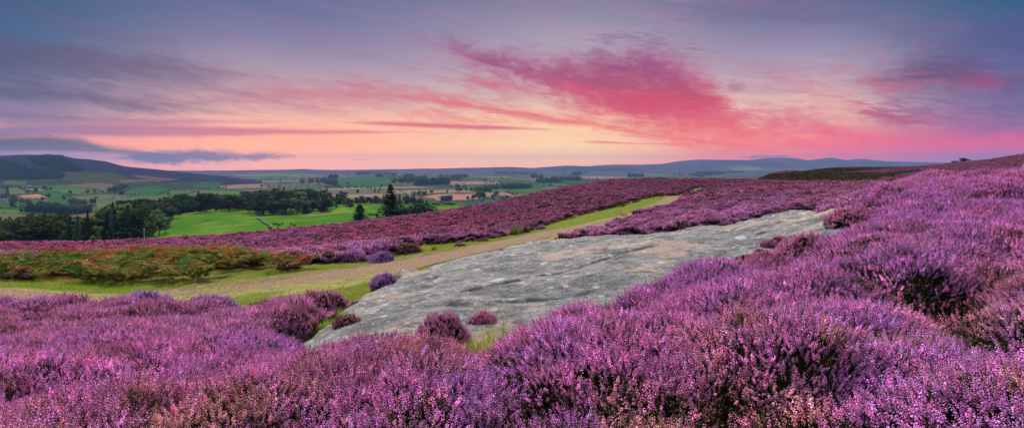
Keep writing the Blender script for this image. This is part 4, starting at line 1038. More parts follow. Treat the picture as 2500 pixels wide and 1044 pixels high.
class TreeKind:
    def __init__(s, name, tr, H, Rr):
        T, (V, Fc, va), m = tr; s.name = name; s.H = H; s.R = Rr
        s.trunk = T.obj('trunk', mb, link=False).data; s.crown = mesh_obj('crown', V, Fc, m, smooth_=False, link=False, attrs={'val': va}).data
    def put(s, x, y, z, h, wscale=1.0, rz=None, label=None, group=None, cat='tree'):
        k = h / s.H
        root = empty(s.name, (x, y, z), rz if rz is not None else random.uniform(0, 6.28), (k * wscale, k * wscale, k))
        for n, me in (('trunk', s.trunk), ('crown', s.crown)):
            o = bpy.data.objects.new(n, me); C.objects.link(o); o.parent = root
        tag(root, label, cat, group); return root
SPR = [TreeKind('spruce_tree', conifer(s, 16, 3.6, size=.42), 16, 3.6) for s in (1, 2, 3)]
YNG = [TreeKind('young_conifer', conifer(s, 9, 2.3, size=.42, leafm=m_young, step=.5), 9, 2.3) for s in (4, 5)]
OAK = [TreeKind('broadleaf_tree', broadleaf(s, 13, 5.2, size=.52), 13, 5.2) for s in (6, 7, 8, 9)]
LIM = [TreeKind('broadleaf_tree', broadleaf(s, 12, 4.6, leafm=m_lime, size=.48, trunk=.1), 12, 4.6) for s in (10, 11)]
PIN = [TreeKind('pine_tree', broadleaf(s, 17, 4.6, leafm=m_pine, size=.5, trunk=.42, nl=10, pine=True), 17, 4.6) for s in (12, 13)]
def put_px(kind, u, vtop, Y, wpx=None, zg=None, **k):
    x = (u - U0) / F * Y; zg = float(land(np.array([x]), np.array([float(Y)]))[0]) if zg is None else zg
    h = (V0 - vtop) / F * Y - zg
    ws = (wpx / F * Y / 2) / (kind.R * h / kind.H) if wpx else 1.0
    return kind.put(x, Y, zg - 0.1, h, ws, **k)

rt = np.random.default_rng(55)
def stand(N, u0, u1, ynear, yfar, vt, vjit, kinds, wts, label, group, wj=(.9, 1.2), clear=None, mind=4.0):
    pts = []; cu, cv = zip(*vt); tries = 0
    while len(pts) < N and tries < N * 40:
        tries += 1
        u = rt.uniform(u0, u1); yn = np.interp(u, *zip(*ynear)); yf = np.interp(u, *zip(*yfar)); Y = yn + (yf - yn) * rt.uniform() ** 1.2; x = (u - U0) / F * Y
        if any((x - a) ** 2 + (Y - b_) ** 2 < mind ** 2 for a, b_ in pts): continue
        t = (Y - yn) / max(yf - yn, 1); v = np.interp(u, cu, cv) + (1 - t) * vjit * rt.uniform(.2, 1.0) + rt.uniform(-4, 9)
        if clear and clear(u, v, Y): continue
        z = float(land(np.array([x]), np.array([Y]))[0]); h = (V0 - v) / F * Y - z
        if h < 4: continue
        pts.append((x, Y)); i = rt.choice(len(kinds), p=wts); kd = kinds[i][int(rt.integers(len(kinds[i])))]
        kd.put(x, Y, z - .1, h, rt.uniform(*wj), label=label[i], group=group)
gL = 'trees of the dark wood at the far left'
stand(150, -140, 352, [(-140, 196), (350, 232)], [(-140, 300), (350, 340)], [(-150, 538), (0, 531), (100, 518), (170, 526), (220, 522), (280, 500), (340, 489), (360, 492)], 24, (SPR, OAK, LIM, PIN), (.56, .27, .05, .12),
      ['dark spruce in the dense wood left of the green meadow', 'dark broadleaved tree in the dense wood left of the green meadow', 'pale green broadleaved tree in the wood left of the meadow', 'rounded pine in the dense wood left of the green meadow'], gL, (1.0, 1.5),
      clear=lambda u, v, Y: 138 < u < 160 and v < 548)
stand(105, 335, 640, [(335, 400), (400, 420), (430, 470), (640, 500)], [(335, 560), (640, 640)], [(330, 487), (390, 482), (430, 476), (490, 468), (540, 470), (580, 472), (640, 463)], 16, (SPR, OAK, PIN), (.42, .38, .20),
      ['dark spruce along the upper edge of the green meadow', 'dark broadleaved tree along the upper edge of the green meadow', 'pine along the upper edge of the green meadow'], 'trees along the top of the meadow', (1.2, 1.8), mind=3.4)
stand(170, 600, 872, [(600, 448), (700, 452), (800, 462), (860, 535)], [(600, 640), (860, 700)], [(600, 468), (640, 460), (700, 458), (760, 459), (800, 468), (850, 475), (872, 480)], 40, (YNG, OAK, PIN, LIM), (.34, .34, .26, .06),
      ['blue green young conifer in the plantation behind the meadow', 'broadleaved tree in the plantation behind the meadow', 'tall pine in the plantation behind the meadow', 'lighter green tree in the plantation behind the meadow'], 'trees of the plantation behind the meadow', (1.1, 1.8), mind=4.5)
stand(46, 850, 1062, [(850, 640), (1060, 660)], [(850, 760), (1060, 740)], [(850, 481), (900, 478), (960, 474), (1000, 476), (1040, 484), (1065, 492)], 10, (YNG, OAK, SPR), (.4, .4, .2),
      ['young conifer in the strip of wood behind the lone spruce', 'broadleaved tree in the strip of wood behind the lone spruce', 'spruce in the strip of wood behind the lone spruce'], 'trees of the strip of wood behind the lone spruce', (1.0, 1.5), mind=5)
stand(34, 262, 432, [(262, 250), (330, 290), (380, 350), (432, 430)], [(262, 420), (432, 560)], [(262, 492), (330, 488), (390, 482), (432, 477)], 26, (SPR, OAK, PIN), (.45, .40, .15),
      ['dark spruce in the corner where the left wood meets the meadow', 'dark broadleaved tree in the corner where the left wood meets the meadow', 'pine in the corner where the left wood meets the meadow'], 'trees in the corner between wood and meadow', (1.1, 1.6))
THORN = TreeKind('broadleaf_tree', broadleaf(41, 9, 6.0, leafm=m_spruce, size=.5, trunk=.06, dens=1.3), 9, 6.0)
stand(44, 345, 640, [(345, 396), (400, 428), (430, 466), (640, 486)], [(345, 470), (640, 540)], [(345, 506), (430, 494), (500, 488), (640, 492)], 8, (SPR, [THORN]), (.35, .65),
      ['low spruce filling the front edge of the wood above the meadow', 'low dark bushy tree filling the front edge of the wood above the meadow'], 'low trees along the front of the meadow wood', (1.2, 1.9), mind=3)
# trees one can single out
BIG = TreeKind('spruce_tree', conifer(31, 22, 7.0, size=.50, step=.56, gap=.06, curve=.92), 22, 7.0)
put_px(BIG, 955, 449, 190, 165, label='tall dark lone spruce standing beyond the heather skyline', cat='conifer', rz=1.0)
FIR = TreeKind('conifer_tree', conifer(33, 13, 2.3, size=.36, step=.38, curve=.6), 13, 2.3)
put_px(FIR, 880, 498, 185, 84, label='small dark pointed conifer left of the lone spruce', cat='conifer')
put_px(FIR, 921, 522, 188, 22, label='little conifer at the foot of the lone spruce', cat='conifer')
put_px(THORN, 1034, 494, 205, 128, label='wide dark bushy tree at the right of the lone spruce', cat='tree')
put_px(THORN, 992, 500, 196, 110, label='low dark thorn bush between lone spruce and wide bushy tree', cat='tree')
put_px(OAK[3], 1098, 495, 560, 34, label='small round tree standing alone at the right end of the meadow', cat='tree')
put_px(OAK[0], 1067, 496, 560, 20, label='small dark tree just right of the wide bushy tree', cat='tree')
put_px(SPR[0], 276, 492, 236, 44, label='tallest spruce rising above the left wood', cat='conifer')
put_px(SPR[1], 108, 512, 226, 34, label='slender spruce poking above the far left wood', cat='conifer')
put_px(SPR[2], 168, 528, 205, 42, label='pointed spruce at the front of the wood beside the green gap', cat='conifer')
put_px(SPR[0], 189, 525, 204, 36, label='pointed spruce right of the one beside the green gap', cat='conifer')
put_px(SPR[1], 214, 512, 222, 36, label='narrow spruce between the pair at the gap and the tallest', cat='conifer')
put_px(LIM[0], 362, 520, 262, 44, label='pale green broadleaved tree at the wood edge beside the meadow', cat='tree')
put_px(LIM[1], 390, 508, 318, 44, label='tall light green tree at the meadow corner of the wood', cat='tree')
put_px(LIM[0], 403, 528, 330, 30, label='smaller light green tree nearest the meadow grass', cat='tree')
put_px(LIM[1], 232, 548, 208, 30, label='olive green tree low in front of the left wood', cat='tree')
put_px(OAK[2], 504, 469, 470, 62, label='broad dark tree standing forward on the meadow edge', cat='tree')
put_px(OAK[0], 560, 472, 476, 50, label='dark rounded tree right of the broad one on the meadow edge', cat='tree')
put_px(OAK[1], 592, 484, 482, 46, label='low dark spreading tree at the end of the meadow edge row', cat='tree')
put_px(SPR[2], 485, 463, 500, 26, label='spruce peaking behind the broad dark tree', cat='conifer')
put_px(PIN[0], 793, 463, 640, 20, label='gaunt pine standing clear at the right of the plantation', cat='tree')
put_px(PIN[1], 832, 466, 650, 30, label='last tall pine at the right end of the plantation', cat='tree')
put_px(OAK[3], 855, 496, 480, 22, label='small thorn tree at the plantation corner on the meadow', cat='tree')
def put_moor(kind, u, vtop, vbase, wpx, Y, **k):
    x = (u - U0) / F * Y; z = float(gz(np.array([x]), np.array([float(Y)]))[0]); kind.put(x, Y, z - .1, (V0 - vtop) / F * Y - z, (wpx / F * Y / 2) / (kind.R * ((V0 - vtop) / F * Y - z) / kind.H), **k)
put_moor(OAK[1], 2357, 385, 400, 30, 452, label='round dark tree on the far right moor skyline, the larger of two', cat='tree', group=None)
put_moor(OAK[3], 2331, 392, 402, 17, 456, label='smaller dark tree on the far right moor skyline', cat='tree', group=None)

# ---------------------------------------------------------------- valley woods, hedges, houses
def lumpy_trees(P, H, Rr, rr, conic=0.0, nq=60):
    """many small trees of one far wood: a crown of leaf sprays for each"""
    Vs = []; Fs = []; va = []; o = 0
    for (x, y, z), h, r in zip(P, H, Rr):
        n = nq; d = rr.normal(0, 1, (n, 3)); d /= np.linalg.norm(d, axis=1, keepdims=True); rad = rr.uniform(.55, 1.05, (n, 1))
        zz = d[:, 2:3] * .5 + .55; k = 1 - conic * np.clip(zz, 0, 1)
        p = np.concatenate([d[:, :2] * rad * r * k * 1.25, zz * h], 1) + [x, y, z]
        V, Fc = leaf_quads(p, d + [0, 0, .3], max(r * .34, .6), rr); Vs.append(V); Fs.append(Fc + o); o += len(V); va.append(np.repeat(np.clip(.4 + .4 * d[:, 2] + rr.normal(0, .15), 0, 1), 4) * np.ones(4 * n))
    return np.concatenate(Vs), np.concatenate(Fs), np.concatenate(va)
rw = np.random.default_rng(77)
def wood(pts, hm, label, n, thick=25, conic=.3, fn=vz, y1=8800, nq=46):
    """a far wood along a line of photo points"""
    L = np.array([hit(u, v, 0, 400, y1, fn) for u, v in pts]); d = np.concatenate([[0], np.cumsum(np.hypot(*np.diff(L, axis=0).T))]); t = rw.uniform(0, d[-1], n)
    x = np.interp(t, d, L[:, 0]) + rw.normal(0, 3, n); y = np.interp(t, d, L[:, 1]) + rw.uniform(-.2, 1, n) * thick; z = fn(x, y)
    h = hm * rw.uniform(.65, 1.15, n); V, Fc, va = lumpy_trees(np.stack([x, y, z], 1), h, h * rw.uniform(.28, .5, n), rw, conic, nq)
    o = mesh_obj('wood', V, Fc, m_oak if rw.uniform() < .5 else m_spruce, smooth_=False, attrs={'val': va}); tag(o, label, 'wood', kind='stuff')
    return o
WOODS = [
 (Z1((540, 306), (620, 318), (700, 328)), 14, 26, 'small wood above the tan field'), (Z1((980, 412), (1080, 385), (1170, 366), (1255, 357)), 16, 60, 'long dark strip of wood between green fields'),
 (Z1((1070, 312), (1180, 310), (1290, 302)), 14, 26, 'row of trees above the green field'), (Z1((1520, 352), (1600, 360), (1690, 376)), 15, 40, 'wedge of trees in the valley'),
 (Z1((620, 508), (680, 515), (735, 522)), 9, 36, 'small dark thicket near the wood'), (Z1((830, 292), (930, 285), (1000, 292)), 10, 40, 'dark scrub on the hillside'), (Z1((900, 262), (1000, 270), (1090, 276)), 9, 40, 'upper scrub on the hillside'),
 (Z1((1360, 345), (1400, 335), (1440, 345)), 17, 18, 'clump of trees on a knoll'), (Z1((1880, 362), (1960, 360), (2060, 358)), 13, 22, 'trees beside the pale field'), (Z1((2010, 305), (2130, 312), (2260, 328)), 18, 60, 'valley wood at the foot of the hills'),
 (Z1((1830, 296), (1880, 300)), 26, 16, 'dark clump on the far fields'), (Z1((600, 555), (700, 556), (800, 552)), 8, 22, 'scattered trees along the lower field edge'), (Z1((10, 492), (60, 494), (130, 496)), 14, 18, 'trees around the farm at the left edge'),
 (Z1((330, 335), (420, 330), (560, 325)), 15, 50, 'trees sheltering the village'), (Z1((-60, 330), (20, 325), (60, 322)), 16, 20, 'wood at the foot of the left hill'), (Z1((120, 500), (190, 512), (240, 530)), 10, 12, 'few trees by the lower farm'),
 (Z1((180, 596), (330, 592), (480, 600)), 14, 60, 'dark belt of trees beyond the left wood'), (Z1((530, 612), (640, 612), (740, 600)), 13, 40, 'belt of trees beyond the green gap'),
 (Z3((890, 192), (950, 186), (1010, 182)), 22, 40, 'far dark wood above the green hillside'), (Z3((1160, 187), (1270, 192)), 18, 30, 'thin far wood on the ridge'), (Z3((1070, 208), (1130, 208)), 20, 24, 'square far copse'), (Z3((1350, 212), (1440, 218)), 20, 30, 'far copse right of the square one'),
 (Z3((1250, 270), (1400, 262), (1560, 250)), 24, 90, 'large dark wood in mid valley'), (Z3((1450, 296), (1600, 290), (1780, 282)), 26, 100, 'large dark wood right of the lone spruce top'), (Z3((1690, 218), (1830, 216), (1970, 214)), 20, 50, 'long far wood'),
 (Z3((340, 270), (450, 270), (560, 264), (680, 296)), 22, 90, 'broad blue wood in the valley floor'), (Z3((610, 236), (690, 222)), 24, 34, 'steep far wood beside the brown field'), (Z3((1780, 240), (1900, 236)), 16, 30, 'far hedge wood'),
 (Z3((2070, 350), (2130, 348), (2190, 352)), 15, 34, 'copse below the pink field'), (Z3((2320, 325), (2420, 322)), 15, 30, 'copse at the edge of the moor'), (Z3((2060, 410), (2140, 410)), 14, 28, 'rounded copse in the pink stubble field'), (Z3((1715, 445), (1815, 440)), 11, 30, 'low copse at the corner of the stubble field'),
 (Z3((1430, 392), (1560, 386)), 12, 14, 'trees beside the tan field'), (Z3((500, 325), (800, 322), (1060, 326)), 9, 40, 'riverside trees'), (Z3((1850, 345), (2000, 345), (2080, 345)), 11, 24, 'hedgerow trees beyond the stubble field'),
 (Z4((570, 268), (700, 270), (830, 275)), 22, 70, 'dark wood above the moor skyline'), (Z4((430, 293), (540, 292), (650, 290)), 20, 50, 'dark wood left of the skyline'), (Z4((100, 350), (220, 345), (360, 345)), 18, 60, 'dark wood beside the moor edge'), (Z4((1040, 212), (1160, 210), (1280, 208)), 30, 70, 'far dark wood below the hills'),
 (Z4((1290, 240), (1420, 236)), 26, 40, 'far wood over the moor crest'), (Z4((1930, 222), (2120, 218), (2350, 214)), 32, 110, 'far long wood below the highest hills'), (Z4((1400, 188), (1520, 188)), 30, 34, 'far wood under the hills'), (Z4((760, 226), (850, 216), (930, 214)), 30, 50, 'slanting far wood'),
 (Z4((380, 245), (480, 248)), 22, 30, 'far copse'), (Z4((1700, 224), (1880, 226), (2000, 240)), 22, 50, 'far trees in a line'), (Z4((0, 210), (200, 214), (420, 214)), 26, 60, 'low far belt of trees'), (Z4((-40, 345), (0, 345), (60, 360)), 14, 20, 'copse by the pink fields'),
]
for p, h, n, l in WOODS:
    wood(p, h, l, n)
# woods along the far right
for u0, u1, v, n in ((1860, 1930, 421, 50), (1960, 2040, 415, 50), (2040, 2130, 412, 50), (1900, 1990, 410, 40)):
    try: wood([(u0, v), ((u0 + u1) / 2, v + 1), (u1, v)], 30, 'far wood on the plain beyond the moor', n, 120)
    except Exception: pass
# conifer plantations on the left hill
hx, hX, hY, hZ = hillL
hu = U0 + F * hX / hY; hv = V0 - F * hZ / hY
for P, l in zip(FORESTS, ('dark conifer forest on the lower left hill', 'dark conifer forest on the upper left hill')):
    m = inpoly(P, hu, hv) & (hu > -250) & (hY < 2640); idx_ = np.argwhere(m.ravel())[:, 0]; idx_ = rw.choice(idx_, min(1500, len(idx_)), replace=False)
    pts = np.stack([hX.ravel()[idx_], hY.ravel()[idx_], hZ.ravel()[idx_] - 1], 1); pts[:, :2] += rw.normal(0, 5, (len(pts), 2)); h = rw.uniform(5, 9, len(pts))
    V, Fc, va = lumpy_trees(pts, h, h * .5, rw, .7, 22); tag(mesh_obj('wood', V, Fc, m_spruce, smooth_=False, attrs={'val': va}), l, 'forest', kind='stuff')

# hedges round the nearer fields, one for each field
hedge_words = {gA: 'green field', gB: 'bright green field', gC: 'dull green field', yG: 'yellowish field', tN: 'tan field', pK: 'pink stubble field', pB: 'brown field', pT: 'pale stubble field', sG: 'greyish green field', oL: 'olive slope'}
def hedge(P, i, word):
    L = np.array([vhit(u, v) for u, v in P + [P[0]]])
    if L[:, 1].max() > 4500: return
    d = np.concatenate([[0], np.cumsum(np.hypot(*np.diff(L, axis=0).T))]); n = int(min(900, d[-1] / 2.6)); t = np.sort(rw.uniform(0, d[-1], n))
    k = fbm(t / 40, t * 0, 401 + i, 2) > .30; t = t[k]; n = len(t)
    x = np.interp(t, d, L[:, 0]) + rw.normal(0, .5, n); y = np.interp(t, d, L[:, 1]) + rw.normal(0, .5, n); z = vz(x, y)
    h = rw.uniform(1.6, 3.0, n) * np.where(rw.uniform(size=n) < .03, 3.0, 1); V, Fc, va = lumpy_trees(np.stack([x, y, z - .2], 1), h, np.maximum(h * .55, 1.5), rw, 0, 12)
    side = 'left of the spruce' if P[0][0] < 900 else 'right of the spruce'
    px = int(np.mean([p[0] for p in P])); tag(mesh_obj('hedge', V, Fc, m_oak, smooth_=False, attrs={'val': va}), None, 'hedge', 'hedges round the valley fields')['hx'] = px
    return True
hedged = []
for i, (k, P, hg) in enumerate(FIELDS):
    if hg: hedged.append((P, i, k))
for P, i, k in hedged: hedge(P, i, hedge_words[k])
for o in C.objects:
    if o.name.split('.')[0] == 'hedge':
        del o['hx']; o['label'] = 'thin dark hedge running round a distant valley field'

# single trees of the hedgerows
rh = np.random.default_rng(91); made = 0
edges = [(P[j], P[(j + 1) % len(P)]) for k, P, hg in FIELDS for j in range(len(P))]
while made < 120:
    (a0, a1), (b0_, b1_) = edges[int(rh.integers(len(edges)))]; t = rh.uniform(); u = a0 + (b0_ - a0) * t; v = a1 + (b1_ - a1) * t
    if not (-40 < u < 1560): continue
    x, y = vhit(u, v)
    if y > 4200 or y < 800: continue
    OAK[made % 4].put(x, y, float(vz(x, y)) - .2, rh.uniform(7, 14), rh.uniform(.8, 1.25), label='small dark hedgerow tree among the valley fields', group='hedgerow trees among the valley fields'); made += 1
# far trees too many to count
n = 2600; u = rw.uniform(-60, 2300, n); Y = F * 78 / rw.uniform(424, 470, n) ** 1.0 * 0 + np.array([F * 76 / (v - V0) for v in rw.uniform(421, 462, n)])
x = (u - U0) / F * Y; k = fbm(x / 260, Y / 260, 431, 3) > .50; x, Y = x[k], Y[k]; z = vz(x, Y); h = rw.uniform(6, 15, len(x))
V, Fc, va = lumpy_trees(np.stack([x, Y, z], 1), h, h * .42, rw, .2, 14)
tag(mesh_obj('distant_trees', V, Fc, m_oak, smooth_=False, attrs={'val': va}), 'countless distant trees dotted over the valley plain', 'trees', kind='stuff')

# houses
mw, nt, b = material('pale_wall', .9); nt.set(b.inputs['Base Color'], nt.ramp(nt.noise(nt.node('ShaderNodeTexCoord').outputs['Object'], 2, 3), [(.3, (.40, .38, .35)), (.7, (.55, .52, .48))]))
mrf, nt, b = material('slate_roof', .7); nt.set(b.inputs['Base Color'], nt.ramp(nt.noise(nt.node('ShaderNodeTexCoord').outputs['Object'], 3, 4), [(.3, (.10, .11, .13)), (.7, (.20, .21, .24))]))
mgl, nt, b = material('window_glass', .15, .5); b.inputs['Base Color'].default_value = (.02, .025, .03, 1)
def box_vf(x0, x1, y0, y1, z0, z1):
    V = [(x, y, z) for z in (z0, z1) for y in (y0, y1) for x in (x0, x1)]
    return V, [(0, 2, 3, 1), (4, 5, 7, 6), (0, 1, 5, 4), (2, 6, 7, 3), (0, 4, 6, 2), (1, 3, 7, 5)]
def make_house(L=13, W=7, Hh=4.6):
    r = empty('house', (0, 0, 0))
    V, Fc = box_vf(-L / 2, L / 2, -W / 2, W / 2, -1, Hh); V += [(-L / 2, 0, Hh + W * .38), (L / 2, 0, Hh + W * .38)]; Fc = Fc[:1] + Fc[2:] + [(4, 6, 8), (5, 9, 7)]
    mesh_obj('wall', V, Fc, mw, r, smooth_=False)
    e = .35; k = W * .38 / (W / 2); y1 = W / 2 + e; zr_ = Hh + W * .38
    V = [(-L / 2 - e, -y1, Hh - e * k), (L / 2 + e, -y1, Hh - e * k), (-L / 2 - e, 0, zr_ + .02), (L / 2 + e, 0, zr_ + .02), (-L / 2 - e, y1, Hh - e * k), (L / 2 + e, y1, Hh - e * k)]
    V += [(x, y, z + .25) for x, y, z in V]; Fc = [(6, 7, 9, 8), (8, 9, 11, 10), (0, 2, 3, 1), (2, 4, 5, 3), (0, 1, 7, 6), (4, 10, 11, 5), (0, 6, 8, 2), (2, 8, 10, 4), (1, 3, 9, 7), (3, 5, 11, 9)]
    ro = mesh_obj('roof', V, Fc, mrf, r, smooth_=False)
    for x in (-L / 2 + .8, L / 2 - .8):
        V, Fc = box_vf(x - .5, x + .5, -.4, .4, zr_ - .4, zr_ + 1.4); mesh_obj('chimney', V, Fc, mw, ro, smooth_=False)
    for i, x in enumerate((-4.2, -1.6, 1.6, 4.2)):
        V, Fc = box_vf(x - .5, x + .5, -W / 2 - .03, -W / 2 + .02, 2.6 if i % 2 else 1.0, 3.9 if i % 2 else 2.3); mesh_obj('window', V, Fc, mgl, r, smooth_=False)
    V, Fc = box_vf(-.5, .5, -W / 2 - .04, -W / 2 + .02, -.2, 2.0); mesh_obj('door', V, Fc, mb, r, smooth_=False)
    return r
hs = [(z[0], z[1]) for z in Z1((175, 350), (210, 342), (240, 360), (265, 322), (285, 325), (305, 328), (225, 372), (275, 370), (380, 318), (440, 312), (15, 494), (35, 498), (425, 508))] + [(656, 449), (669, 452), (788, 461), (1123, 503)]
hl = ['leftmost pale house of the village', 'pale house second from the village\'s left end', 'pale house in the middle of the village', 'upper pale house of the village, left of three', 'middle one of the three upper village houses', 'right one of the three upper village houses', 'low pale farm building below the village', 'low farm building right of the other below the village',
      'house among trees right of the village', 'house at the right end of the village trees', 'pale farmhouse at the far left above the wood', 'barn beside the farmhouse at the far left', 'small lone cottage in the green fields', 'white house on the valley floor above the plantation', 'second white house on the valley floor above the plantation', 'white building far down the valley right of the plantation', 'small bright house just beyond the heather right of the spruce']
h0 = None
for i, ((u, v), l) in enumerate(zip(hs, hl)):
    x, y = vhit(u, v); o = make_house() if h0 is None else copy_tree(h0); h0 = h0 or o
    o.location = (x, y, float(vz(x, y))); o.rotation_euler = (0, 0, random.uniform(-.5, .5)); s = random.uniform(.9, 1.25) * (.38 if i == 16 else 1); o.scale = (s, s, s)
    tag(o, l, 'house', 'houses in the valley')

# dry stone wall, pole, cattle
ms, nt, b = material('field_stone', .9); p_ = nt.node('ShaderNodeTexCoord').outputs['Object']
vo = nt.node('ShaderNodeTexVoronoi', {'Vector': p_, 'Scale': 2.2}); nt.set(b.inputs['Base Color'], nt.ramp(vo.outputs['Distance'], [(.1, (.20, .20, .20)), (.6, (.06, .06, .06))]))
def stone_wall(a, b_, label, hh=1.05):
    p, q = np.array(vhit(*a)), np.array(vhit(*b_)); L = np.hypot(*(q - p)); n = int(L / .6); t = np.linspace(0, 1, n); c = p + (q - p) * t[:, None]; d = (q - p) / L; nn = np.array([-d[1], d[0]])
    V = []; 
    for k in range(n):
        z = float(vz(*c[k])); h = hh + rw.normal(0, .10)
        for s, zz in ((-.45, -.3), (-.3, h), (.3, h + rw.normal(0, .06)), (.45, -.3)):
            V.append((c[k][0] + nn[0] * (s + rw.normal(0, .04)), c[k][1] + nn[1] * s, z + zz))
    Fc = [(4 * k + j, 4 * k + j + 1, 4 * k + j + 5, 4 * k + j + 4) for k in range(n - 1) for j in range(3)] + [(0, 1, 2, 3), (4 * n - 1, 4 * n - 2, 4 * n - 3, 4 * n - 4)]
    tag(mesh_obj('stone_wall', V, Fc, ms, smooth_=False), label, 'wall')
stone_wall((628, 534), (672, 568), 'grey dry stone wall running down the green meadow')
stone_wall((478, 546), (516, 538), 'short ruined stone wall across the middle of the meadow', .45)
stone_wall((898, 524), (925, 526), 'short piece of stone wall between the two conifers', 1.1)
mp_, nt, b = material('weathered_pole', .9); b.inputs['Base Color'].default_value = (.42, .39, .34, 1)
x = (352 - U0) / F * 225; z = float(land(np.array([x]), np.array([225.]))[0])
T_ = Tubes(); T_.add([(0, 0, -.5), (0, 0, (V0 - 556) / F * 225 - z)], [.16, .11], 8); r = empty('wooden_pole', (x, 225, z)); T_.obj('post', mp_, r)
T_ = Tubes(); hh_ = (V0 - 556) / F * 225 - z; T_.add([(-.55, 0, hh_ - .5), (.55, 0, hh_ - .5)], [.07, .07], 6); T_.obj('crossarm', mp_, r)
tag(r, 'pale wooden pole standing in front of the wood edge', 'pole')

mc, nt, b = material('black_hide', .8); b.inputs['Base Color'].default_value = (.008, .008, .009, 1)
def make_cow(graze):
    hd = (1.35, 0, .35) if graze else (1.45, 0, 1.45); nk = (1.05, 0, .85) if graze else (1.1, 0, 1.32)
    J = [((-.75, 0, 1.05), .30), ((-.1, 0, 1.0), .40), ((.6, 0, 1.08), .34), (nk, .20), (hd, .17), ((hd[0] + .28, 0, hd[2] - .14), .10)]
    Ed = [(0, 1), (1, 2), (2, 3), (3, 4), (4, 5)]
    for s in (-1, 1):
        for pts, at_ in (([(-.80, .22 * s, .80), (-.92, .22 * s, .48), (-.85, .22 * s, .04)], 0), ([(.58, .2 * s, .72), (.62, .2 * s, .42), (.60, .2 * s, .04)], 2)):
            pr = at_
            for q, (p, rr_) in enumerate(zip(pts, (.14, .08, .07))): J.append((p, rr_)); Ed.append((pr, len(J) - 1)); pr = len(J) - 1
        J.append(((hd[0] - .08, .22 * s, hd[2] + .14), .045)); Ed.append((4, len(J) - 1))
    pr = 0
    for p, rr_ in (((-1.08, 0, 1.1), .05), ((-1.16, 0, .6), .03), ((-1.14, 0, .42), .05)): J.append((p, rr_)); Ed.append((pr, len(J) - 1)); pr = len(J) - 1
    me = bpy.data.meshes.new('cow'); me.from_pydata([j[0] for j in J], Ed, []); me.materials.append(mc); o = bpy.data.objects.new('cow', me); C.objects.link(o)
    sk = o.modifiers.new('skin', 'SKIN'); ly = me.skin_vertices[0] if me.skin_vertices else None
    if ly is None:
        bm = bmesh.new(); bm.from_mesh(me); bm.verts.layers.skin.verify(); bm.to_mesh(me); bm.free(); ly = me.skin_vertices[0]
    for d_, j in zip(ly.data, J): d_.radius = (j[1], j[1]); d_.use_root = False
    ly.data[1].use_root = True
    o.modifiers.new('smooth', 'SUBSURF').levels = 1
    return o
cows = [(350 + a / 5, 430 + b_ / 5) for a, b_ in ((1595, 598), (1635, 604), (1655, 606), (1690, 598), (1805, 594), (1845, 612), (1545, 652), (1645, 655), (2105, 613), (2255, 609), (2300, 606), (2326, 606))]
cg, cs = make_cow(True), make_cow(False); used_ = set()
for i, (u, v) in enumerate(cows):
    p = cg if i % 3 else cs; o = p if p.name not in used_ else p.copy()
    if o is not p: C.objects.link(o)
    used_.add(p.name); x, y = vhit(u, v); o.location = (x, y, float(vz(x, y))); o.rotation_euler = (0, 0, random.uniform(0, 6.28)); o.scale = (0.95,) * 3
    tag(o, 'black cow grazing on the green meadow beside the stone wall' if i % 3 else 'black cow standing on the green meadow beside the stone wall', 'cow', 'black cattle on the meadow')

# ---------------------------------------------------------------- bracken, bushes, grass near the track
def frond(A, rr, base, az, L, lean, part):
    d = np.array([math.cos(az), math.sin(az), 0]); n = 13; sd_ = np.array([-d[1], d[0], 0])
    P = [np.array(base) + d * L * (lean * s + .25 * s * s) + np.array([0, 0, L * (1.05 * s - .55 * s ** 2.6)]) for s in np.linspace(0, 1, n + 1)]
    for k in range(n):
        w_ = .006 * (1 - k / n) + .002
        A.add([P[k] - sd_ * w_, P[k] + sd_ * w_, P[k + 1]], [(0, 1, 2)], 0.25, .7)
        if k < 4: continue
        f = (k - 4) / (n - 4); pl = L * .30 * (1 - f) ** .8 * rr.uniform(.8, 1.15) + .02; t = P[k + 1] - P[k]; t /= np.linalg.norm(t)
        for s in (-1, 1):
            o = sd_ * s * .85 + t * .45 + np.array([0, 0, rr.uniform(-.25, .05)]); up = t * pl * .17; val = rr.uniform(.6, 1.3)
            e = P[k] + o * pl; m_ = P[k] + o * pl * .5 + np.array([0, 0, pl * .06])
            A.add([P[k], m_ + up, e, m_ - up], [(0, 1, 3), (1, 2, 3)], part, val)
            for q in (.35, .6, .8):
                b0__ = P[k] + o * pl * q
                A.add([b0__ + t * pl * .02, b0__ + t * pl * .20 * (1.1 - q) + o * pl * .06, b0__ + o * pl * .12], [(0, 1, 2)], part, val)
                A.add([b0__ - t * pl * .02, b0__ - t * pl * .20 * (1.1 - q) + o * pl * .06, b0__ + o * pl * .12], [(0, 2, 1)], part, val)
def bracken(seed, rusty):
    rr = np.random.default_rng(seed); A = Acc()
    for i in range(int(rr.integers(7, 11))):
        frond(A, rr, (rr.normal(0, .12), rr.normal(0, .12), -.05), rr.uniform(0, 6.28), rr.uniform(.6, 1.0), rr.uniform(.35, .75), 1.0 if rr.uniform() < rusty else 0.0)
    return A
mbk, nt, b = material('bracken_fronds'); pt = nt.attr('part').outputs['Fac']; vl = E(nt, nt.attr('val').outputs['Fac']); rn = nt.node('ShaderNodeObjectInfo').outputs['Random']
gcol = nt.ramp(rn, [(0, (.060, .135, .030)), (.5, (.105, .16, .035)), (1, (.17, .165, .042))]); rcol = nt.ramp(rn, [(0, (.21, .075, .03)), (.5, (.27, .11, .045)), (1, (.30, .16, .06))])
leafy(nt, b, nt.mix(1.0, nt.mix(pt, gcol, rcol), nt.combine(vl, vl, vl), 'MULTIPLY'), .35)
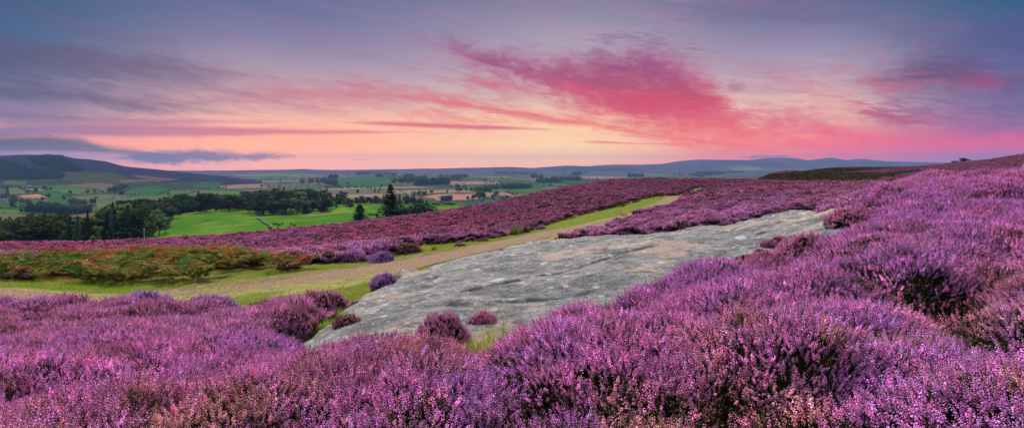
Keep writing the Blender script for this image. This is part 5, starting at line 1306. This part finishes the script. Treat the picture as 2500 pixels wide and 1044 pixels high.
BRK = [bracken(501, .08).obj('bracken_plant', mbk).data, bracken(502, .25).obj('bracken_plant', mbk).data, bracken(503, .5).obj('bracken_plant', mbk).data, bracken(504, .9).obj('bracken_plant', mbk).data, bracken(505, .95).obj('bracken_plant', mbk).data]
bl = ['green bracken plant in the patch beyond the track', 'green and brown bracken plant in the patch beyond the track', 'half rusted bracken plant in the patch beyond the track', 'rust coloured bracken plant in the patch beyond the track', 'rust coloured bracken plant in the patch beyond the track']
rb_ = np.random.default_rng(505)
lo, hi_ = P_BRACK.min(0), P_BRACK.max(0); nb_ = 0
while nb_ < 230:
    x, y = rb_.uniform(lo, hi_)
    s = float(sdist(P_BRACK, np.array([x]), np.array([y]))[0])
    if s < -.15: continue
    t_ = np.clip((y - 15.6) / 6.5, 0, 1); q = fbm(np.array([x / 1.6]), np.array([y / 1.6]), 511, 2)[0]
    r_ = .08 + t_ * .62 + (q - .5) * 1.6 + rb_.normal(0, .12)
    if fbm(np.array([x / 1.1 + 9]), np.array([y / 1.1]), 517, 2)[0] < .36 + rb_.normal(0, .03): continue
    pass; i = int(np.clip(r_ * 5, 0, 4.99))
    o = bpy.data.objects.new('bracken_plant', BRK[i]); C.objects.link(o); nb_ += 1
    k = rb_.uniform(.85, 1.5) * (1 if s > .4 else .75); o.location = (x, y, float(gz(x, y))); o.rotation_euler = (rb_.normal(0, .08), rb_.normal(0, .08), rb_.uniform(0, 6.28)); o.scale = (k, k, k * rb_.uniform(.85, 1.1))
    tag(o, bl[i], 'bracken', 'bracken in the patch beyond the track')
for q in range(60):
    u = rb_.uniform(-60, 780); x, y = hit(u, np.interp(u, (-60, 250, 500, 780), (648, 640, 632, 640)) - rb_.uniform(0, 14) + (rb_.uniform(4, 16) if u > 680 else 0)); i = int(rb_.choice([2, 3, 4])); k = rb_.uniform(.6, 1.0)
    o = bpy.data.objects.new('bracken_plant', BRK[i]); C.objects.link(o); o.location = (x, y, float(gz(x, y)) + .05); o.rotation_euler = (0, 0, rb_.uniform(0, 6.28)); o.scale = (k, k, k)
    tag(o, 'stray rusty bracken growing up through the heather behind the patch', 'bracken', 'stray bracken behind the patch')

# separate heather bushes
def bush(seed, n, fmul=1.0):
    rr = np.random.default_rng(seed); Af, Ag = Acc(), Acc()
    for i in range(n):
        th = rr.uniform(0, 6.283); cz = rr.uniform(0.02, 1) ** .8; sz = math.sqrt(1 - cz * cz); d = np.array([math.cos(th) * sz, math.sin(th) * sz, cz]); k = .62 + .62 * fbm(np.array([d[0] * 2.2 + seed + d[2]]), np.array([d[1] * 2.2 + d[2] * .7]), seed, 3)[0]
        p = d * np.array([.5, .5, .42]) * k; ax = d * .6 + np.array([0, 0, .6]) + rr.normal(0, .28, 3); ax /= np.linalg.norm(ax)
        sprig(Ag if rr.uniform() > fmul else Af, rr, p - ax * .10, p + ax * rr.uniform(.0, .10), .5, .0078, 11, 0)
        for q in range(5):
            V, Fc = tri_bip(p - ax * rr.uniform(.02, .12) + rr.normal(0, .02, 3), ax + rr.normal(0, .4, 3), .007, .05, 3, th); Ag.add(V, Fc, 0.0, rr.uniform(.5, 1.3))
    for q in range(700):
        th = rr.uniform(0, 6.283); cz = rr.uniform(0, 1); sz = math.sqrt(1 - cz * cz); p = np.array([math.cos(th) * sz * .42, math.sin(th) * sz * .42, cz * .34]) * rr.uniform(.6, 1)
        V, Fc = tri_bip(p, p + [0, 0, .3] + rr.normal(0, .2, 3), .016, .09, 3, th); Ag.add(V, Fc, 0.0, rr.uniform(.3, 1.0))
    return Af, Ag
def bush_mat(name, cf, cg_):
    m, nt, b = material(name); pt = nt.attr('part').outputs['Fac']; vl = E(nt, nt.attr('val').outputs['Fac'])
    leafy(nt, b, nt.mix(1.0, nt.mix(pt, cg_, cf), nt.combine(vl, vl, vl), 'MULTIPLY'), .35); return m
BM = {'violet': bush_mat('violet_heather', (.66, .34, .78), (.05, .06, .022)), 'pink': bush_mat('pink_heather', (.84, .36, .62), (.055, .06, .022)), 'brown': bush_mat('faded_heather', (.56, .28, .30), (.075, .055, .024)), 'green': bush_mat('unflowered_heather', (.09, .08, .04), (.045, .055, .018))}
BV = [bush(601, 800), bush(602, 800)]; BG = [bush(603, 520, .45)]
BMES = {}
def bush_mesh(kind, i, fm):
    key = (kind, i, fm)
    if key not in BMES:
        Af, Ag = (BG[0] if fm else BV[i]); BMES[key] = (Af.obj('flowers', BM[kind]).data, Ag.obj('foliage', BM[kind]).data)
    return BMES[key]
def heather_bush(u, v, wpx, hpx, kind, label, i=0, fm=False, on_rock=False):
    x, y = hit(u, v, .30 if on_rock else 0.0, fn=gz); w_ = wpx / F * y; h = hpx / F * y
    xa, ya = np.array([x]), np.array([y + w_ * .25]); ds = sdist(P_ROCK, xa, ya); z = float(np.maximum(gz(xa, ya), rock_z(xa, ya, ds) if ds[0] > 0 else -99)[0]) - .03
    r = empty('heather_bush', (x, y + w_ * .25, z), random.uniform(0, 6.28), (w_ / 1.05, w_ / 1.05 * .9, h / .50))
    for nme, me in zip(('flowers', 'foliage'), bush_mesh(kind, i, fm)):
        o = bpy.data.objects.new(nme, me); C.objects.link(o); o.parent = r
    tag(r, label, 'heather bush', 'separate heather bushes')
heather_bush(772, 768, 142, 62, 'pink', 'rounded dark pink heather bush left of the slab beside the track')
heather_bush(936, 716, 92, 46, 'violet', 'small domed heather bush against the slab\'s left shoulder', 1)
heather_bush(492, 775, 150, 60, 'violet', 'large violet heather bush at the near edge of the track', 1)
heather_bush(630, 778, 96, 46, 'green', 'dark greenish heather bush between the violet and pink ones', fm=True)
heather_bush(926, 643, 82, 30, 'violet', 'low violet heather bush on the far verge of the track')
heather_bush(858, 642, 80, 40, 'violet', 'bluish heather bush left of the low one on the far verge', 1)
heather_bush(990, 622, 80, 34, 'brown', 'brownish heather bush on the far verge', 0, True)
heather_bush(1210, 583, 38, 15, 'violet', 'tiny heather bush alone on the far verge left of the rushes')
heather_bush(1180, 591, 32, 14, 'brown', 'tiny brown heather bush beside the pale grasses', 1)
heather_bush(1122, 603, 40, 12, 'brown', 'low brown heather cushion on the grassy verge')
heather_bush(1985, 517, 56, 26, 'green', 'dark green cushion of heather on top of the slab\'s right end', fm=True)
heather_bush(1912, 532, 44, 12, 'brown', 'flat brown heather cushion on the slab\'s upper edge', 1, True)
for q, (u, v, w_, h_, k_, fm_, l_) in enumerate(((1812, 610, 40, 10, 'green', True, 'lowest sprig of dark heather in the hollow across the slab'), (1838, 607, 56, 17, 'green', True, 'dark green heather mat low in the hollow across the slab'), (1862, 596, 44, 18, 'brown', True, 'brownish heather in the middle of the hollow across the slab'),
        (1884, 584, 50, 22, 'pink', False, 'pink heather higher in the hollow across the slab'), (1908, 574, 40, 18, 'pink', True, 'topmost pink heather in the hollow across the slab'))):
    heather_bush(u, v, w_, h_, k_, l_, q % 2, fm_, True)
heather_bush(1178, 824, 84, 44, 'pink', 'small pink heather bush in the grass against the slab foot', 1)
heather_bush(1082, 858, 140, 72, 'pink', 'tall pink heather bush left of the grassy nook by the slab', 0)
heather_bush(842, 815, 84, 34, 'brown', 'small half bare heather bush at the slab\'s lower left end', 0, True)
heather_bush(1320, 560, 34, 10, 'violet', 'little heather cushion at the edge of the grassy track')

heather_bush(1990, 648, 190, 70, 'pink', 'big pink heather bush leaning over the right end of the slab')
heather_bush(1885, 668, 110, 46, 'pink', 'smaller pink heather bush left of the big one at the slab', 1)
heather_bush(2110, 560, 150, 66, 'pink', 'dark pink heather bush above the big one at the slab', 1)
heather_bush(300, 800, 230, 92, 'violet', 'broad violet heather bush at the left below the track', 1)
heather_bush(120, 805, 190, 84, 'pink', 'broad pink heather bush near the left edge below the track')
heather_bush(410, 815, 170, 78, 'brown', 'broad faded heather bush between the two violet ones at left', 0, True)
heather_bush(2300, 470, 150, 60, 'pink', 'dark heather mound on the crest at the upper right', 1)
heather_bush(700, 812, 150, 66, 'pink', 'pink heather bush just left of the slab tip', 1)
# grass of the verges and tussocks
mgs, nt, b = material('grass_blades'); vl = E(nt, nt.attr('val').outputs['Fac']); gt = nt.attr('tint', 'INSTANCER').outputs['Color']
leafy(nt, b, nt.mix(1.0, gt, nt.combine(vl, vl, vl), 'MULTIPLY'), .4)
def tuft(seed, n, h, r, wd, lean=.5):
    rr = np.random.default_rng(seed); A = Acc()
    for i in range(n):
        th = rr.uniform(0, 6.28); d = np.array([math.cos(th), math.sin(th), 0]); b0__ = d * r * math.sqrt(rr.uniform()); th2 = th + rr.normal(0, .6); o = np.array([math.cos(th2), math.sin(th2), 0]); hh = h * rr.uniform(.5, 1.1); s = np.array([-o[1], o[0], 0]) * wd
        m_ = b0__ + o * hh * lean * .3 + np.array([0, 0, hh * .6]); e = b0__ + o * hh * lean * rr.uniform(.7, 1.3) + np.array([0, 0, hh * rr.uniform(.85, 1.0)])
        A.add([b0__ - s, b0__ + s, m_ + s * .7, m_ - s * .7, e], [(0, 1, 2), (0, 2, 3), (3, 2, 4)], 0.0, rr.uniform(.6, 1.3))
    return A
GS = [tuft(s, 46, .075, .10, .0035).obj('grass_tuft', mgs) for s in (701, 702)] + [tuft(703, 30, .16, .06, .0035, .35).obj('grass_tuft', mgs)]
X, Y = field_points(5.2, 34, .115, 1.05, 711); dv = sdist(P_VERGE, X, Y); dg = sdist(P_GRAVEL, X, Y); tf = sdist(P_TURF, X, Y); rg = np.random.default_rng(712)
gn = fbm(X / 1.2, Y / 1.2, 713, 3); k = ((dv > -.35) & (dg < -.05 + (gn - .5) * 1.2) | (tf > -.2) | (dg > 0) & (rg.uniform(size=len(X)) < .10 * (gn > .5))) & (sdist(P_ROCK, X, Y) < .12)
k &= ~((tf < -.2) & (dv < 0) & (gn < .45)); X, Y, dg, tf, dv, gn = X[k], Y[k], dg[k], tf[k], dv[k], gn[k]; n = len(X)
gc = np.array([.17, .31, .032]) * (1 - gn[:, None]) + np.array([.30, .37, .055]) * gn[:, None]; dry = (np.clip(smooth(.5, .7, fbm(X / .8, Y / .8, 715, 2)) + rg.normal(0, .2, n) + (tf > -.2) * .25, 0, 1) * .6)[:, None]; gc = gc * (1 - dry) + np.array([.42, .34, .13]) * dry
sc_ = rg.uniform(.6, 1.2, n) * np.where(tf > -.2, 1.15, np.where(dg > -.15, .45, .85)); tall = (tf > -.2) & (rg.uniform(size=n) < .35)
scatter('grass', np.stack([X, Y, gz(X, Y) - .005], 1), np.stack([rg.normal(0, .1, n), rg.normal(0, .1, n), rg.uniform(0, 6.28, n)], 1), np.stack([sc_, sc_, sc_ * np.where(tall, 1.4, 1)], 1), np.where(tall, 2, rg.integers(0, 2, n)), GS, gc, 'short green grass on the track verges and by the rock', 'grass')

mst, nt, b = material('track_stones', .9); gt = nt.attr('tint', 'INSTANCER').outputs['Color']; nt.set(b.inputs['Base Color'], gt); matte(nt, b)
STN = []
for s in (1, 2, 3):
    bm = bmesh.new(); bmesh.ops.create_icosphere(bm, subdivisions=1, radius=.03); rs_ = np.random.default_rng(s)
    for v in bm.verts: v.co = v.co * rs_.uniform(.7, 1.25); v.co.z *= .55
    me = bpy.data.meshes.new('stone'); bm.to_mesh(me); bm.free(); me.materials.append(mst); STN.append(bpy.data.objects.new('stone', me))
X, Y = field_points(9, 36, .16, 1.05, 741); dg = sdist(P_GRAVEL, X, Y); rs_ = np.random.default_rng(742); k = (dg > -.25) & (fbm(X / .9, Y / .9, 743, 3) > .47); X, Y = X[k], Y[k]; n = len(X)
sz = rs_.lognormal(-1.15, .5, n); sh = rs_.uniform(.22, .50, (n, 1)); scatter('gravel', np.stack([X, Y, gz(X, Y) + .024], 1), rs_.uniform(0, 6.28, (n, 3)) * [.1, .1, 1], np.stack([sz, sz, sz], 1), rs_.integers(0, 3, n), STN, sh * np.array([1.05, .92, .80]), 'loose pale stones scattered over the grassy track', 'stones')

def tussock(u, v, hpx, kind, label, seed, n=150):
    x, y = hit(u, v); h = hpx / F * y; cols_ = {'rush': [(.05, .10, .025), (.20, .20, .06)], 'straw': [(.30, .22, .10), (.46, .36, .18)], 'red': [(.40, .20, .12), (.58, .32, .20)]}[kind]
    m, nt, b = material(kind + '_blades'); vl = nt.attr('val').outputs['Fac']; leafy(nt, b, nt.mix(nt.sstep(E(nt, vl), .6, 1.3), *cols_), .4)
    o = tuft(seed, n, h, h * .35, .004 + h * .004, .55).obj('grass_tussock', m, True); o.location = (x, y, float(gz(x, y)) - .02); tag(o, label, 'grass tussock')
tussock(1263, 575, 34, 'rush', 'dark green clump of rushes on the far verge of the track', 721, 260)
tussock(1235, 578, 22, 'straw', 'pale straw grass beside the clump of rushes', 722)
tussock(1168, 588, 24, 'straw', 'pale grass tussock on the far verge, leftmost of the straw ones', 723, 200)
tussock(1522, 527, 22, 'straw', 'straw coloured grass tussock at the near edge of the track', 724)
tussock(1060, 612, 14, 'rush', 'low green grass hump on the far verge', 725)
tussock(1230, 812, 62, 'straw', 'tall pale grass in the nook at the slab foot', 726, 120)
tussock(1180, 800, 70, 'red', 'wispy reddish grass stems waving over the slab, left tuft', 727, 60)
tussock(1275, 800, 62, 'red', 'wispy reddish grass stems waving over the slab, right tuft', 728, 60)

# ---------------------------------------------------------------- the air
if HAZE > 0:
    hzm = bpy.data.materials.new('haze'); hzm.use_nodes = True; nt = NT(hzm.node_tree); nt.n.clear()
    pv = nt.node('ShaderNodeVolumePrincipled', {'Color': HAZE_COL, 'Density': HAZE, 'Anisotropy': HAZE_G}); pv.inputs['Density Attribute'].default_value = ''; nt.l.new(pv.outputs[0], nt.node('ShaderNodeOutputMaterial').inputs['Volume'])
    V, Fc = box_vf(-15000, 15000, -300, 10100, -92, 175)
    tag(mesh_obj('haze', V, Fc, hzm, smooth_=False), 'thin blue evening haze filling the valley', kind='stuff')
